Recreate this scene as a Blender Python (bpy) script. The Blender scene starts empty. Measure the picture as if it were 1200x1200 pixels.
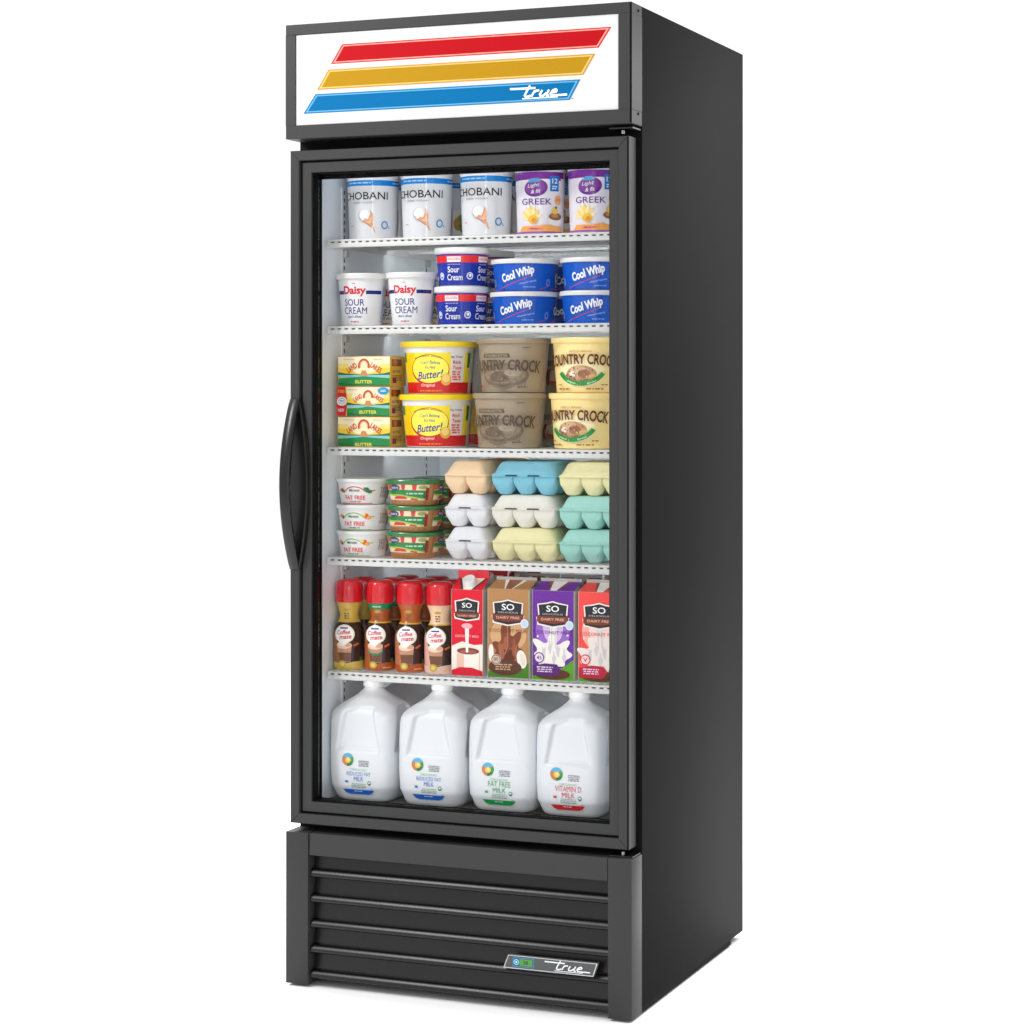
import bpy, bmesh, math, random
from math import sin, cos, pi, radians, sqrt, atan2, degrees
from mathutils import Vector, Matrix
from mathutils.geometry import tessellate_polygon
random.seed(7)
scene = bpy.context.scene
COL = scene.collection

# ------------------------------------------------------------------ materials
def lin(c):
    return tuple((x/12.92 if x <= .04045 else ((x+.055)/1.055)**2.4) for x in c)
def rgb(r, g, b):
    return lin((r/255., g/255., b/255.))
MATS = {}
def mat(name, col, rough=.5, metal=0., spec=.5, bump=0., bscale=300., coat=0., var=0., vscale=20., sss=0., trans=0.):
    if name in MATS: return MATS[name]
    m = bpy.data.materials.new(name); m.use_nodes = True
    nt = m.node_tree; b = nt.nodes['Principled BSDF']
    b.inputs['Base Color'].default_value = (*col, 1)
    b.inputs['Roughness'].default_value = rough
    b.inputs['Metallic'].default_value = metal
    b.inputs['Specular IOR Level'].default_value = spec
    b.inputs['Coat Weight'].default_value = coat
    if sss:
        b.inputs['Subsurface Weight'].default_value = sss
        b.inputs['Subsurface Scale'].default_value = .01
        b.inputs['Subsurface Radius'].default_value = (1, .9, .8)
    if trans: b.inputs['Transmission Weight'].default_value = trans
    tc = nt.nodes.new('ShaderNodeTexCoord')
    if bump:
        n = nt.nodes.new('ShaderNodeTexNoise'); n.inputs['Scale'].default_value = bscale; n.inputs['Detail'].default_value = 3
        nt.links.new(tc.outputs['Object'], n.inputs['Vector'])
        bp = nt.nodes.new('ShaderNodeBump'); bp.inputs['Strength'].default_value = bump; bp.inputs['Distance'].default_value = .001
        nt.links.new(n.outputs['Fac'], bp.inputs['Height']); nt.links.new(bp.outputs['Normal'], b.inputs['Normal'])
    if var:
        n2 = nt.nodes.new('ShaderNodeTexNoise'); n2.inputs['Scale'].default_value = vscale; n2.inputs['Detail'].default_value = 4
        nt.links.new(tc.outputs['Object'], n2.inputs['Vector'])
        mx = nt.nodes.new('ShaderNodeMix'); mx.data_type = 'RGBA'
        mx.inputs[6].default_value = (*[c*(1-var) for c in col], 1)
        mx.inputs[7].default_value = (*[min(1, c*(1+var)) for c in col], 1)
        nt.links.new(n2.outputs['Fac'], mx.inputs[0]); nt.links.new(mx.outputs[2], b.inputs['Base Color'])
    MATS[name] = m
    return m

def print_mat(name, rough, coat=0., spec=.35):
    m = mat(name, (.8, .8, .8), rough, coat=coat, spec=spec)
    nt = m.node_tree
    a = nt.nodes.new('ShaderNodeAttribute'); a.attribute_name = 'ink'; a.attribute_type = 'GEOMETRY'
    nt.links.new(a.outputs['Color'], nt.nodes['Principled BSDF'].inputs['Base Color'])
    return m
INKG = print_mat('printed_shrink_sleeve_ink', .10, spec=.55)
INK = print_mat('printed_gloss_ink', .24, spec=.5)
INKM = print_mat('printed_matte_ink', .5, spec=.25)
INKS = print_mat('printed_sign_ink', .5, spec=.06)

def clear_mat(name, tint, refl, rough=.03):
    m = bpy.data.materials.new(name); m.use_nodes = True
    nt = m.node_tree; nt.nodes.clear()
    o = nt.nodes.new('ShaderNodeOutputMaterial'); mx = nt.nodes.new('ShaderNodeMixShader')
    t = nt.nodes.new('ShaderNodeBsdfTransparent'); t.inputs[0].default_value = (*tint, 1)
    g = nt.nodes.new('ShaderNodeBsdfGlossy'); g.inputs['Roughness'].default_value = rough
    f = nt.nodes.new('ShaderNodeFresnel'); f.inputs['IOR'].default_value = refl
    nt.links.new(f.outputs[0], mx.inputs[0]); nt.links.new(t.outputs[0], mx.inputs[1])
    nt.links.new(g.outputs[0], mx.inputs[2]); nt.links.new(mx.outputs[0], o.inputs[0])
    return m

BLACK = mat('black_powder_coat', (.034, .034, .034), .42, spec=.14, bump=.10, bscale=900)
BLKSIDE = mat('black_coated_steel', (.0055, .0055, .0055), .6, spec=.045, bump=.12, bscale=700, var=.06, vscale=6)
BLKGLOSS = mat('black_satin_plastic', (.003, .003, .003), .30, spec=.36)
RUBBER = mat('black_rubber_gasket', (.005, .005, .005), .7, spec=.04)
LINER = mat('white_aluminium_liner', (.80, .845, .885), .38, spec=.5, bump=.05, bscale=200)
STEEL = mat('stainless_deck', (.30, .29, .27), .4, metal=.7)
CHROME = mat('chrome', (.8, .8, .8), .15, metal=1)
WIRE = mat('white_epoxy_wire', rgb(214, 214, 212), .35)
SHADOWSLOT = mat('grey_slot_shade', (.20, .20, .20), .6)  # grey put in for the shade between the rail bars
WHITEPL = mat('white_plastic', (.78, .775, .765), .38, sss=0)
IVORYPL = mat('off_white_plastic', (.78, .77, .73), .4)
GREYLID = mat('pale_grey_plastic', (.70, .69, .68), .35)
YELLOWPL = mat('yellow_plastic', rgb(248, 216, 20), .35)
REDCAP = mat('red_glossy_cap', rgb(206, 10, 28), .18, coat=.4)
BLUEPL = mat('blue_plastic', rgb(10, 62, 190), .35)
DBLUEPL = mat('dark_blue_plastic', rgb(14, 34, 140), .35)
TAUPE = mat('taupe_plastic', rgb(158, 142, 120), .38)
CREAMPL = mat('cream_yellow_plastic', rgb(248, 222, 150), .38)
TANPL = mat('tan_filled_plastic', rgb(176, 122, 70), .3, var=.12, vscale=60)
GREENLID = mat('green_lid_plastic', rgb(38, 120, 62), .2, coat=.5)
JUGPL = mat('milk_jug_plastic', (.72, .745, .775), .34, spec=.45)
SILVER = mat('silver_foil_fold', (.42, .40, .38), .35, metal=.4)
def pulp(n, c): return mat('carton_' + n, c, .6, bump=.75, bscale=330, var=.07, vscale=90)
PEACH = pulp('peach', rgb(228, 198, 160)); CYAN = pulp('blue', rgb(118, 182, 202)); LEMON = pulp('yellow', rgb(222, 216, 166))
PWHITE = pulp('white', rgb(218, 218, 222)); POFF = pulp('off_white', rgb(218, 215, 204)); MINT = pulp('mint', rgb(150, 202, 192))
DARKSLOT = mat('dark_opening', (.02, .02, .03), .8)

# ------------------------------------------------------------------ objects
def tag(o, label, cat, group=None):
    o['label'] = label; o['category'] = cat
    if group: o['group'] = group
    return o
def empty(name, loc=(0, 0, 0), rz=0):
    o = bpy.data.objects.new(name, None); COL.objects.link(o); o.location = loc; o.rotation_euler = (0, 0, rz)
    o.empty_display_size = .02
    return o
def finish(name, bm, m, parent=None, smooth=None):
    me = bpy.data.meshes.new(name); bm.to_mesh(me); bm.free()
    for x in (m if isinstance(m, (list, tuple)) else [m]): me.materials.append(x)
    if smooth is not None:
        for p in me.polygons: p.use_smooth = True
        me.set_sharp_from_angle(angle=radians(smooth))
    o = bpy.data.objects.new(name, me); COL.objects.link(o)
    if parent: o.parent = parent
    return o
def dup(root, loc, label, rz=None, group=None):
    r = root.copy(); COL.objects.link(r); r.location = loc
    if rz is not None: r.rotation_euler = (0, 0, rz)
    r['label'] = label
    if group: r['group'] = group
    for ch in list(root.children):
        c = ch.copy(); COL.objects.link(c); c.parent = r
        for g in ch.children:
            d = g.copy(); COL.objects.link(d); d.parent = c
    return r

# ------------------------------------------------------------------ mesh helpers
def bx(bm, x0, x1, y0, y1, z0, z1, bev=0, seg=2, mi=0):
    r = bmesh.ops.create_cube(bm, size=1)
    vs = r['verts']
    for v in vs:
        v.co = Vector((x0+(v.co.x+.5)*(x1-x0), y0+(v.co.y+.5)*(y1-y0), z0+(v.co.z+.5)*(z1-z0)))
    fs = set(f for v in vs for f in v.link_faces)
    for f in fs: f.material_index = mi
    if bev:
        es = list(set(e for v in vs for e in v.link_edges))
        bmesh.ops.bevel(bm, geom=es, offset=bev, segments=seg, affect='EDGES', profile=.5, material=mi)
def box(name, a, m, parent, bev=0, seg=2):
    bm = bmesh.new(); bx(bm, *a, bev=bev, seg=seg); return finish(name, bm, m, parent, 40 if bev else None)
def sgnpow(x, p): return math.copysign(abs(x)**p, x)
def se(theta, rx, ry, n):
    return rx*sgnpow(sin(theta), 2/n), -ry*sgnpow(cos(theta), 2/n)
def loft(bm, secs, seg=64, cap0=True, cap1=True, mi=0, fn=None):
    rings = []
    for s in secs:
        z, rx, ry, n = s[:4]; cx, cy = (s[4], s[5]) if len(s) > 4 else (0, 0)
        ring = []
        for k in range(seg):
            x, y = se(2*pi*k/seg, rx, ry, n)
            p = Vector((x+cx, y+cy, z))
            if fn: p = fn(p)
            ring.append(bm.verts.new(p))
        rings.append(ring)
    for a, b in zip(rings[:-1], rings[1:]):
        for k in range(seg):
            f = bm.faces.new((a[k], a[(k+1) % seg], b[(k+1) % seg], b[k])); f.material_index = mi
    if cap0: f = bm.faces.new(list(reversed(rings[0]))); f.material_index = mi
    if cap1: f = bm.faces.new(rings[-1]); f.material_index = mi
    return rings
def prof(bm, pts, n=2, seg=72, **k):
    loft(bm, [(z, r, r, n) for z, r in pts], seg, **k)
def tube(bm, p0, p1, r, seg=10):
    p0, p1 = Vector(p0), Vector(p1); d = (p1-p0); q = d.to_track_quat('Z', 'Y').to_matrix()
    A = [bm.verts.new(p0+q @ Vector((r*cos(2*pi*k/seg), r*sin(2*pi*k/seg), 0))) for k in range(seg)]
    B = [bm.verts.new(p1+q @ Vector((r*cos(2*pi*k/seg), r*sin(2*pi*k/seg), 0))) for k in range(seg)]
    for k in range(seg): bm.faces.new((A[k], A[(k+1) % seg], B[(k+1) % seg], B[k]))
    bm.faces.new(list(reversed(A))); bm.faces.new(B)

# ------------------------------------------------------------------ lettering and printed graphics
_tc = {}
def glyphs(s, bold, shear):
    key = (s, bold, shear)
    if key in _tc: return _tc[key]
    cu = bpy.data.curves.new('lettering', 'FONT'); cu.body = s; cu.offset = bold; cu.shear = shear
    cu.align_x = 'CENTER'; cu.resolution_u = 3; cu.fill_mode = 'FRONT'
    ob = bpy.data.objects.new('lettering', cu); COL.objects.link(ob)
    dg = bpy.context.evaluated_depsgraph_get(); ev = ob.evaluated_get(dg); me = ev.to_mesh()
    vs = [(v.co.x, v.co.y) for v in me.vertices]; fs = [tuple(p.vertices) for p in me.polygons]
    ev.to_mesh_clear(); bpy.data.objects.remove(ob); bpy.data.curves.remove(cu)
    x0 = min(v[0] for v in vs); x1 = max(v[0] for v in vs); y0 = min(v[1] for v in vs); y1 = max(v[1] for v in vs)
    vs = [((x-(x0+x1)/2)/(x1-x0), (y-(y0+y1)/2)/(y1-y0)) for x, y in vs]
    _tc[key] = (vs, fs, (x1-x0)/(y1-y0))
    return _tc[key]

class Decal:
    def __init__(self): self.items = []; self.L = 0
    def _add(self, polys, col):
        self.items.append((polys, col, self.L)); self.L += 1
    def poly(self, pts, col): self._add([pts], col)
    def rect(self, x0, y0, x1, y1, col): self.poly([(x0, y0), (x1, y0), (x1, y1), (x0, y1)], col)
    def ell(self, cx, cy, rx, ry, col, n=30, rot=0):
        P = []
        for k in range(n):
            a = 2*pi*k/n; x, y = rx*cos(a), ry*sin(a)
            P.append((cx+x*cos(rot)-y*sin(rot), cy+x*sin(rot)+y*cos(rot)))
        self.poly(P, col)
    def arc(self, cx, cy, rx, ry, t, a0, a1, col, n=24):
        Q = []
        for k in range(n):
            b0 = radians(a0+(a1-a0)*k/n); b1 = radians(a0+(a1-a0)*(k+1)/n)
            Q.append([(cx+(rx-t)*cos(b0), cy+(ry-t)*sin(b0)), (cx+rx*cos(b0), cy+ry*sin(b0)),
                      (cx+rx*cos(b1), cy+ry*sin(b1)), (cx+(rx-t)*cos(b1), cy+(ry-t)*sin(b1))])
        self._add(Q, col)
    def stroke(self, pts, w, col, w2=None):
        n = len(pts); A = []; B = []
        for i, (x, y) in enumerate(pts):
            ds = []
            if i > 0: dx, dy = x-pts[i-1][0], y-pts[i-1][1]; l = sqrt(dx*dx+dy*dy) or 1e-6; ds.append((dx/l, dy/l))
            if i < n-1: dx, dy = pts[i+1][0]-x, pts[i+1][1]-y; l = sqrt(dx*dx+dy*dy) or 1e-6; ds.append((dx/l, dy/l))
            tx = sum(q[0] for q in ds); ty = sum(q[1] for q in ds); l = sqrt(tx*tx+ty*ty) or 1e-6; tx /= l; ty /= l
            c = max(.55, abs(tx*ds[0][0]+ty*ds[0][1])); ww = (w if w2 is None else w+(w2-w)*i/(n-1))/2/c
            A.append((x-ty*ww, y+tx*ww)); B.append((x+ty*ww, y-tx*ww))
        self._add([[B[i], B[i+1], A[i+1], A[i]] for i in range(n-1)], col)
    def text(self, s, cx, cy, h, w=None, col=(0, 0, 0), bold=.012, shear=0, rot=0, arc=0, grow=0):
        vs, fs, asp = glyphs(s, bold, shear)
        if w is None: w = h*asp
        out = []
        for x, y in vs:
            x *= w; y *= h*(1+grow*abs(2*x/w))
            if arc:                                    # bend around a circle of radius arc (positive = rainbow)
                a = x/arc; X = (arc+y)*sin(a); Y = (arc+y)*cos(a)-arc
                x, y = X, Y
            if rot: x, y = x*cos(rot)-y*sin(rot), x*sin(rot)+y*cos(rot)
            out.append((cx+x, cy+y))
        self._add([[out[i] for i in f] for f in fs], col)
    def splash(self, cx, cy, rx, ry, col, seed=0, lobes=7, amp=.30, n=72, bias=.0):
        R = random.Random(seed); ph = R.uniform(0, 6); p2 = R.uniform(0, 6); P = []
        for k in range(n):
            a = 2*pi*k/n; up = max(0, sin(a))
            r = 1+amp*(.35+up)*max(-.6, sin(lobes*a+ph))+.10*sin(3*a+p2)+bias*up
            P.append((cx+rx*r*cos(a), cy+ry*r*sin(a)))
        self.poly(P, col)
    def fine(self, cx, cy, w, h, col, rows=1, gap=1.8, seed=0):      # fine print too small to read
        R = random.Random(seed+int(cx*9999)+int(cy*7777)); Q = []
        for r in range(rows):
            y = cy-r*h*gap; ww = w*R.uniform(.75, 1); x = cx-ww/2
            while x < cx+ww/2:
                d = min(R.uniform(1.2, 4)*h, cx+ww/2-x)
                if d > h*.4: Q.append([(x, y-h/2), (x+d, y-h/2), (x+d, y+h/2), (x, y+h/2)])
                x += d+h*.8
        if Q: self._add(Q, col)
    def build(self, name, surf, parent, dx=.003, dy=None, base=.0004, eps=.00008, m=None):
        bm = bmesh.new(); cl = bm.loops.layers.float_color.new('ink')
        for polys, col, L in self.items:
            for P in polys:
                vv = [bm.verts.new((x, y, L*eps)) for x, y in P]
                if len(P) > 4: tri = [[vv[i] for i in t] for t in tessellate_polygon([[Vector((x, y, 0)) for x, y in P]])]
                else: tri = [vv]
                for t in tri:
                    try: f = bm.faces.new(t)
                    except Exception: continue
                    for lp in f.loops: lp[cl] = (*col, 1)
        def cuts(axis, step):
            lo = min(v.co[axis] for v in bm.verts); hi = max(v.co[axis] for v in bm.verts)
            k = math.ceil(lo/step)
            while k*step < hi:
                c = [0, 0, 0]; n = [0, 0, 0]; c[axis] = k*step+1e-6; n[axis] = 1
                geom = bm.verts[:]+bm.edges[:]+bm.faces[:]
                bmesh.ops.bisect_plane(bm, geom=geom, dist=1e-7, plane_co=c, plane_no=n)
                k += 1
        if dx: cuts(0, dx)
        if dy: cuts(1, dy)
        bmesh.ops.triangulate(bm, faces=[f for f in bm.faces if len(f.verts) > 4])
        for f in bm.faces:
            f.normal_update()
            if f.normal.z < 0: f.normal_flip()
        for v in bm.verts: v.co = surf(v.co.x, v.co.y, base+v.co.z)
        me = bpy.data.meshes.new(name); bm.to_mesh(me); bm.free()
        me.materials.append(m or INK)
        for p in me.polygons: p.use_smooth = bool(dx)
        o = bpy.data.objects.new(name, me); COL.objects.link(o); o.parent = parent
        return o

def tubsurf(pts, rot=0, Rref=.05):
    """label surface of a lathed tub; pts = [(z, r), ...]; u is arc length at Rref, v is height"""
    def f(u, v, off):
        if v <= pts[0][0]: r = pts[0][1]
        elif v >= pts[-1][0]: r = pts[-1][1]
        else:
            for (z0, r0), (z1, r1) in zip(pts[:-1], pts[1:]):
                if z0 <= v <= z1: r = r0+(r1-r0)*(v-z0)/(z1-z0); break
        t = u/Rref+rot; r += off
        return Vector((r*sin(t), -r*cos(t), v))
    return f
def flatsurf(x, y, z):     # a panel facing the front, origin at (x, y, z)
    return lambda u, v, off: Vector((x+u, y-off, z+v))
def sidesurf(x, y, z):     # a panel facing +X, u runs backwards
    return lambda u, v, off: Vector((x+off, y+u, z+v))

W = rgb(238, 238, 240); INKBLACK = rgb(24, 24, 28); RED = rgb(206, 22, 34); NAVY = rgb(24, 40, 120)
SCRIPT = [[(-1.55, 1.02), (-.3, 1.0), (1.75, 1.0)], [(.95, 1.32), (.70, .55), (.62, .15), (.80, 0), (1.15, .02), (1.4, .14)],
          [(1.78, .70), (1.62, .32), (1.55, 0)], [(1.66, .42), (1.95, .68), (2.35, .68)],
          [(2.72, .70), (2.55, .22), (2.66, .02), (3.05, .04), (3.38, .34)], [(3.58, .70), (3.42, .15), (3.55, .0), (3.8, .03)],
          [(4.02, .34), (4.55, .40), (4.66, .60)], [(4.66, .60), (4.40, .72), (4.08, .55), (3.92, .22), (4.10, .02), (4.6, 0), (6.1, .02)]]
def script_word(d, x, y, s, w, col, slant=.30):
    for st in SCRIPT:
        d.stroke([(x+(px+py*slant)*s, y+py*s) for px, py in st], w, col)
    d.stroke([(x+.35*s, y-.22*s), (x+4.9*s, y-.20*s)], w*.55, col)

# ================================================================== SETTING
g = bmesh.new(); bx(g, -40, 40, -40, 60, -.06, -.004)
floor = finish('floor', g, mat('white_studio_floor', (.94, .94, .94), .9, spec=.0)); floor['kind'] = 'structure'

# ================================================================== THE FRIDGE
FR = empty('display_fridge')
tag(FR, 'tall black glass-door merchandiser fridge stocked with dairy, red yellow and blue stripes on its sign', 'refrigerator')
Wd, D, H = .686, .625, 1.794
def open_shell(bm, ox0, ox1, oz0, oz1, oy0, oy1, ix0, ix1, iz0, iz1, iy, bev=0):
    def rect(x0, x1, z0, z1, y): return [bm.verts.new(p) for p in ((x0, y, z0), (x1, y, z0), (x1, y, z1), (x0, y, z1))]
    a = rect(ox0, ox1, oz0, oz1, oy1); b = rect(ox0, ox1, oz0, oz1, oy0); c = rect(ix0, ix1, iz0, iz1, oy0); d_ = rect(ix0, ix1, iz0, iz1, iy)
    for P, Q in ((a, b), (b, c), (c, d_)):
        for k in range(4): bm.faces.new((P[k], P[(k+1) % 4], Q[(k+1) % 4], Q[k]))
    bm.faces.new(a); bm.faces.new(d_)
    bmesh.ops.recalc_face_normals(bm, faces=bm.faces[:])
    if bev: bmesh.ops.bevel(bm, geom=[e for e in bm.edges if all(v in a+b for v in e.verts)], offset=bev, segments=2, affect='EDGES', profile=.5)
bm = bmesh.new(); open_shell(bm, 0, Wd, .010, H, 0, D, .0430, .6430, .3310, 1.5290, .5500, .0015)
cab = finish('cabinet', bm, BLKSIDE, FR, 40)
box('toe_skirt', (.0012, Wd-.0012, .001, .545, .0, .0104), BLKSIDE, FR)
bm = bmesh.new(); open_shell(bm, .0432, .6428, .3312, 1.5288, .004, .5495, .0455, .6405, .3330, 1.5262, .5445)
lin_o = finish('liner', bm, LINER, FR)
STD = mat('white_steel', (.78, .79, .8), .35)
for x, x2 in ((.0457, .0482), (.6378, .6403)):
    for y in (.083, .463):
        bm = bmesh.new(); bx(bm, x, x2, y, y+.016, .36, 1.50)
        zz = .37
        while zz < 1.49:
            xa = x2-.0002 if x < .3 else x-.0004
            bx(bm, xa, xa+.0006, y+.0062, y+.0098, zz, zz+.008, mi=1); zz += .0145
        finish('shelf_standard', bm, [STD, DARKSLOT], FR)
bm = bmesh.new(); bx(bm, .0457, .6403, .001, .544, .3332, .3350)
finish('deck', bm, STEEL, FR)
for x in (.16, .52): box('duct_rib', (x, x+.006, .541, .5443, .36, 1.50), LINER, lin_o)

# shelves
SZ = [1.396, 1.232, 1.003, .795, .579]
def make_shelf():
    e = empty('shelf'); e.parent = FR
    bm = bmesh.new()
    x0, x1 = .050, .636
    n = 41
    for i in range(n):
        x = x0+.006+(x1-x0-.012)*i/(n-1)
        bx(bm, x-.0013, x+.0013, .021, .535, -.0032, -.0006)
    for y in (.10, .24, .38, .532): bx(bm, x0, x1, y-.003, y+.003, -.0085, -.0034)
    finish('wire_deck', bm, WIRE, e)
    bm = bmesh.new()
    bx(bm, x0, x1, .0160, .0205, -.0046, -.0004, .0016, 2)
    bx(bm, x0, x1, .0150, .0205, -.0158, -.0072, .0012, 2)
    k = x0
    while k < x1-.006:
        bx(bm, k, k+.0070, .0158, .0200, -.0074, -.0043); k += .01465
    finish('front_rail', bm, WIRE, e, 40)
    bm = bmesh.new(); bx(bm, x0+.001, x1-.001, .0206, .0214, -.0140, -.0010)  # added strip, its grey stands in for shade seen through the rail gaps
    finish('rail_gap_shade', bm, SHADOWSLOT, e)
    for x in (.0492, .6335): box('side_rail', (x, x+.0028, .0215, .535, -.0150, -.0010), WIRE, e)
    for x in (.0492, .6290):
        for y in (.088, .468): box('clip', (x, x+.008, y-.006, y+.008, -.030, -.0155), mat('zinc_clip', (.5, .5, .5), .35, metal=.6), e, .001)
    return e
sh0 = make_shelf()
for i, z in enumerate(SZ):
    if i == 0: sh0.location = (0, 0, z); continue
    s = sh0.copy(); COL.objects.link(s); s.location = (0, 0, z); s.parent = FR
    for ch in list(sh0.children):
        c = ch.copy(); COL.objects.link(c); c.parent = s

# header
HY = -.057
bm = bmesh.new()
bx(bm, 0, Wd, HY, -.0005, 1.580, 1.6053, .0012); bx(bm, 0, Wd, HY, -.0005, 1.7743, H, .0012)
bx(bm, 0, .0200, HY, -.0005, 1.6053, 1.7743); bx(bm, .6612, Wd, HY, -.0005, 1.6053, 1.7743)
bx(bm, .0200, .6612, -.045, -.0005, 1.6055, 1.7741)
hd = finish('header_frame', bm, BLACK, FR)
for z in (1.600, 1.783):
    bm = bmesh.new(); tube(bm, (Wd-.001, -.022, z), (Wd+.0012, -.022, z), .0026, 12); finish('screw', bm, RUBBER, hd)
bm = bmesh.new(); bx(bm, Wd-.0032, Wd+.0002, HY-.0004, HY+.0012, 1.581, 1.793)
finish('trim_seam', bm, RUBBER, hd)
sg = box('sign_panel', (.0204, .6608, -.0540, -.0455, 1.6057, 1.7739), mat('white_acrylic_sign', (.58, .58, .58), .35, spec=.1), FR)
d = Decal()
def par(tl, tr, bl, br, cols):
    def inset(t, u):
        # t inset along height, u inset along slope, in metres
        hgt = (tl[1]-bl[1]); sx = (tl[0]-bl[0])/hgt
        def P(x, y): return (x, y)
        top, bot = t, t
        L = lambda z: bl[0]+(z-bl[1])*sx+u; Rr = lambda z: br[0]+(z-br[1])*((tr[0]-br[0])/(tr[1]-br[1]))-u
        zt = (tl[1]+tr[1])/2-t; zb = (bl[1]+br[1])/2+t
        return [(L(zb), zb), (Rr(zb), zb), (Rr(zt), zt), (L(zt), zt)]
    for (t, u), c in zip(((0, 0), (.0020, .0032), (.0042, .0066)), cols): d.poly(inset(t, u), c)
par((.1164, 1.7520), (.6475, 1.7520), (.0934, 1.7165), (.6235, 1.7165), (rgb(190, 36, 46), rgb(206, 140, 124), rgb(164, 8, 20)))
par((.0881, 1.7062), (.6171, 1.7062), (.0649, 1.6700), (.5945, 1.6700), (rgb(182, 130, 28), rgb(204, 174, 106), rgb(162, 122, 18)))
par((.0614, 1.6620), (.5888, 1.6620), (.0363, 1.6267), (.5686, 1.6267), (rgb(20, 104, 158), rgb(88, 154, 188), rgb(0, 95, 146)))
script_word(d, .4725, 1.6362, .0150, .0036, W)
d.text('TM', .5735, 1.6285, .0022, .004, INKBLACK)
d.build('sign_artwork', lambda u, v, o: Vector((u, -.0540-o, v)), sg, dx=None, base=.0003, m=INKS)

# door
dr = empty('door'); dr.parent = FR
DX0, DX1, DZ0, DZ1 = .0048, .6768, .2990, 1.5590
def ring(bm, x0, x1, z0, z1, w, y0, y1, bev=0.0):
    # mitred ring: one quad strip profile per side
    o = [(x0, z0), (x1, z0), (x1, z1), (x0, z1)]; i = [(x0+w, z0+w), (x1-w, z0+w), (x1-w, z1-w), (x0+w, z1-w)]
    b = bev
    lay = [(o, 0, y1), (o, 0, y0+b), (o, b, y0), (i, -b, y0), (i, 0, y0+b), (i, 0, y1)]
    R = []
    for base, ins, y in lay:
        s = [(1, 1), (-1, 1), (-1, -1), (1, -1)]
        R.append([bm.verts.new((p[0]+q[0]*ins, y, p[1]+q[1]*ins)) for p, q in zip(base, s)])
    for A, B in zip(R, R[1:]+R[:1]):
        for k in range(4): bm.faces.new((A[k], A[(k+1) % 4], B[(k+1) % 4], B[k]))
    bmesh.ops.recalc_face_normals(bm, faces=bm.faces[:])
bm = bmesh.new(); ring(bm, DX0, DX1, DZ0, DZ1, .0185, -.0480, -.0080, .0012); finish('door_frame', bm, BLACK, dr)
bm = bmesh.new(); bx(bm, DX1-.0022, DX1+.0003, -.0483, -.0455, DZ0+.001, DZ1-.001); finish('edge_seam', bm, RUBBER, dr)
bm = bmesh.new(); ring(bm, DX0+.0190, DX1-.0190, DZ0+.0190, DZ1-.0190, .0028, -.0385, -.0100); finish('frame_groove', bm, RUBBER, dr)
bm = bmesh.new(); ring(bm, DX0+.0222, DX1-.0168-.0022, DZ0+.0222, DZ1-.0222, .0190, -.0410, -.0090, .0010); inner = finish('inner_frame', bm, BLACK, dr)
# mitre seams
for (x, z, sx, sz) in ((DX0, DZ0, 1, 1), (DX1, DZ0, -1, 1), (DX1, DZ1, -1, -1), (DX0, DZ1, 1, -1)):
    a = Vector((x+sx*.0012, -.04815, z+sz*.0012)); b = Vector((x+sx*.0172, -.04815, z+sz*.0172))
    n = Vector((-(b-a).z, 0, (b-a).x)).normalized()*.00035
    bm = bmesh.new(); bm.faces.new([bm.verts.new(p) for p in (a-n, b-n, b+n, a+n)])
    finish('mitre_seam', bm, RUBBER, dr)
bm = bmesh.new(); ring(bm, DX0+.0413, DX1-.0382, DZ0+.0413, DZ1-.0413, .0016, -.0370, -.0015); finish('spacer', bm, RUBBER, dr)
bm = bmesh.new(); ring(bm, DX0+.003, DX1-.003, DZ0+.003, DZ1-.003, .026, -.0078, -.0004); finish('gasket', bm, RUBBER, dr)
bm = bmesh.new(); bx(bm, DX0+.043, DX1-.040, -.0150, -.0138, DZ0+.043, DZ1-.043)
finish('glass_pane', bm, clear_mat('clear_door_glass', (.94, .942, .942), 1.12), dr)
# top valance behind the glass
box('valance', (.0457, .6403, .0005, .0035, 1.5085, 1.5260), RUBBER, FR)
# handle
ZA, ZB = 1.0935, .7750
bm = bmesh.new(); N = 40; prev = None
for k in range(N+1):
    t = k/N; z = ZA+(ZB-ZA)*t; s = sin(pi*t)**.85
    yf = -.0515-.0420*s; th = .0085+.003*(1-s)
    sec = [(.0050, yf+.0015), (.0065, yf), (.0235, yf), (.0255, yf+.002), (.0255, yf+th-.001), (.0245, yf+th), (.0060, yf+th), (.0050, yf+th-.001)]
    cur = [bm.verts.new((x, y, z)) for x, y in sec]
    if prev:
        for j in range(8): bm.faces.new((prev[j], prev[(j+1) % 8], cur[(j+1) % 8], cur[j]))
    else: bm.faces.new(cur)
    prev = cur
bm.faces.new(list(reversed(prev))); bmesh.ops.recalc_face_normals(bm, faces=bm.faces[:])
prev = None
for k in range(N+1):
    t = k/N; z = ZA+(ZB-ZA)*t; s = sin(pi*t)**.9; xr = .0262+.0185*s; yf = -.0515-.003*s
    cur = [bm.verts.new(p) for p in ((.0045, -.0470, z), (.0045, -.0505, z), (.016, yf+.001, z), (xr-.003, yf, z), (xr, yf+.003, z), (xr, -.0395, z))]
    if prev:
        for j in range(6): bm.faces.new((prev[j], prev[(j+1) % 6], cur[(j+1) % 6], cur[j]))
    else: bm.faces.new(cur)
    prev = cur
bm.faces.new(list(reversed(prev))); bmesh.ops.recalc_face_normals(bm, faces=bm.faces[:])
finish('handle', bm, BLKGLOSS, dr, 45)
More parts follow.
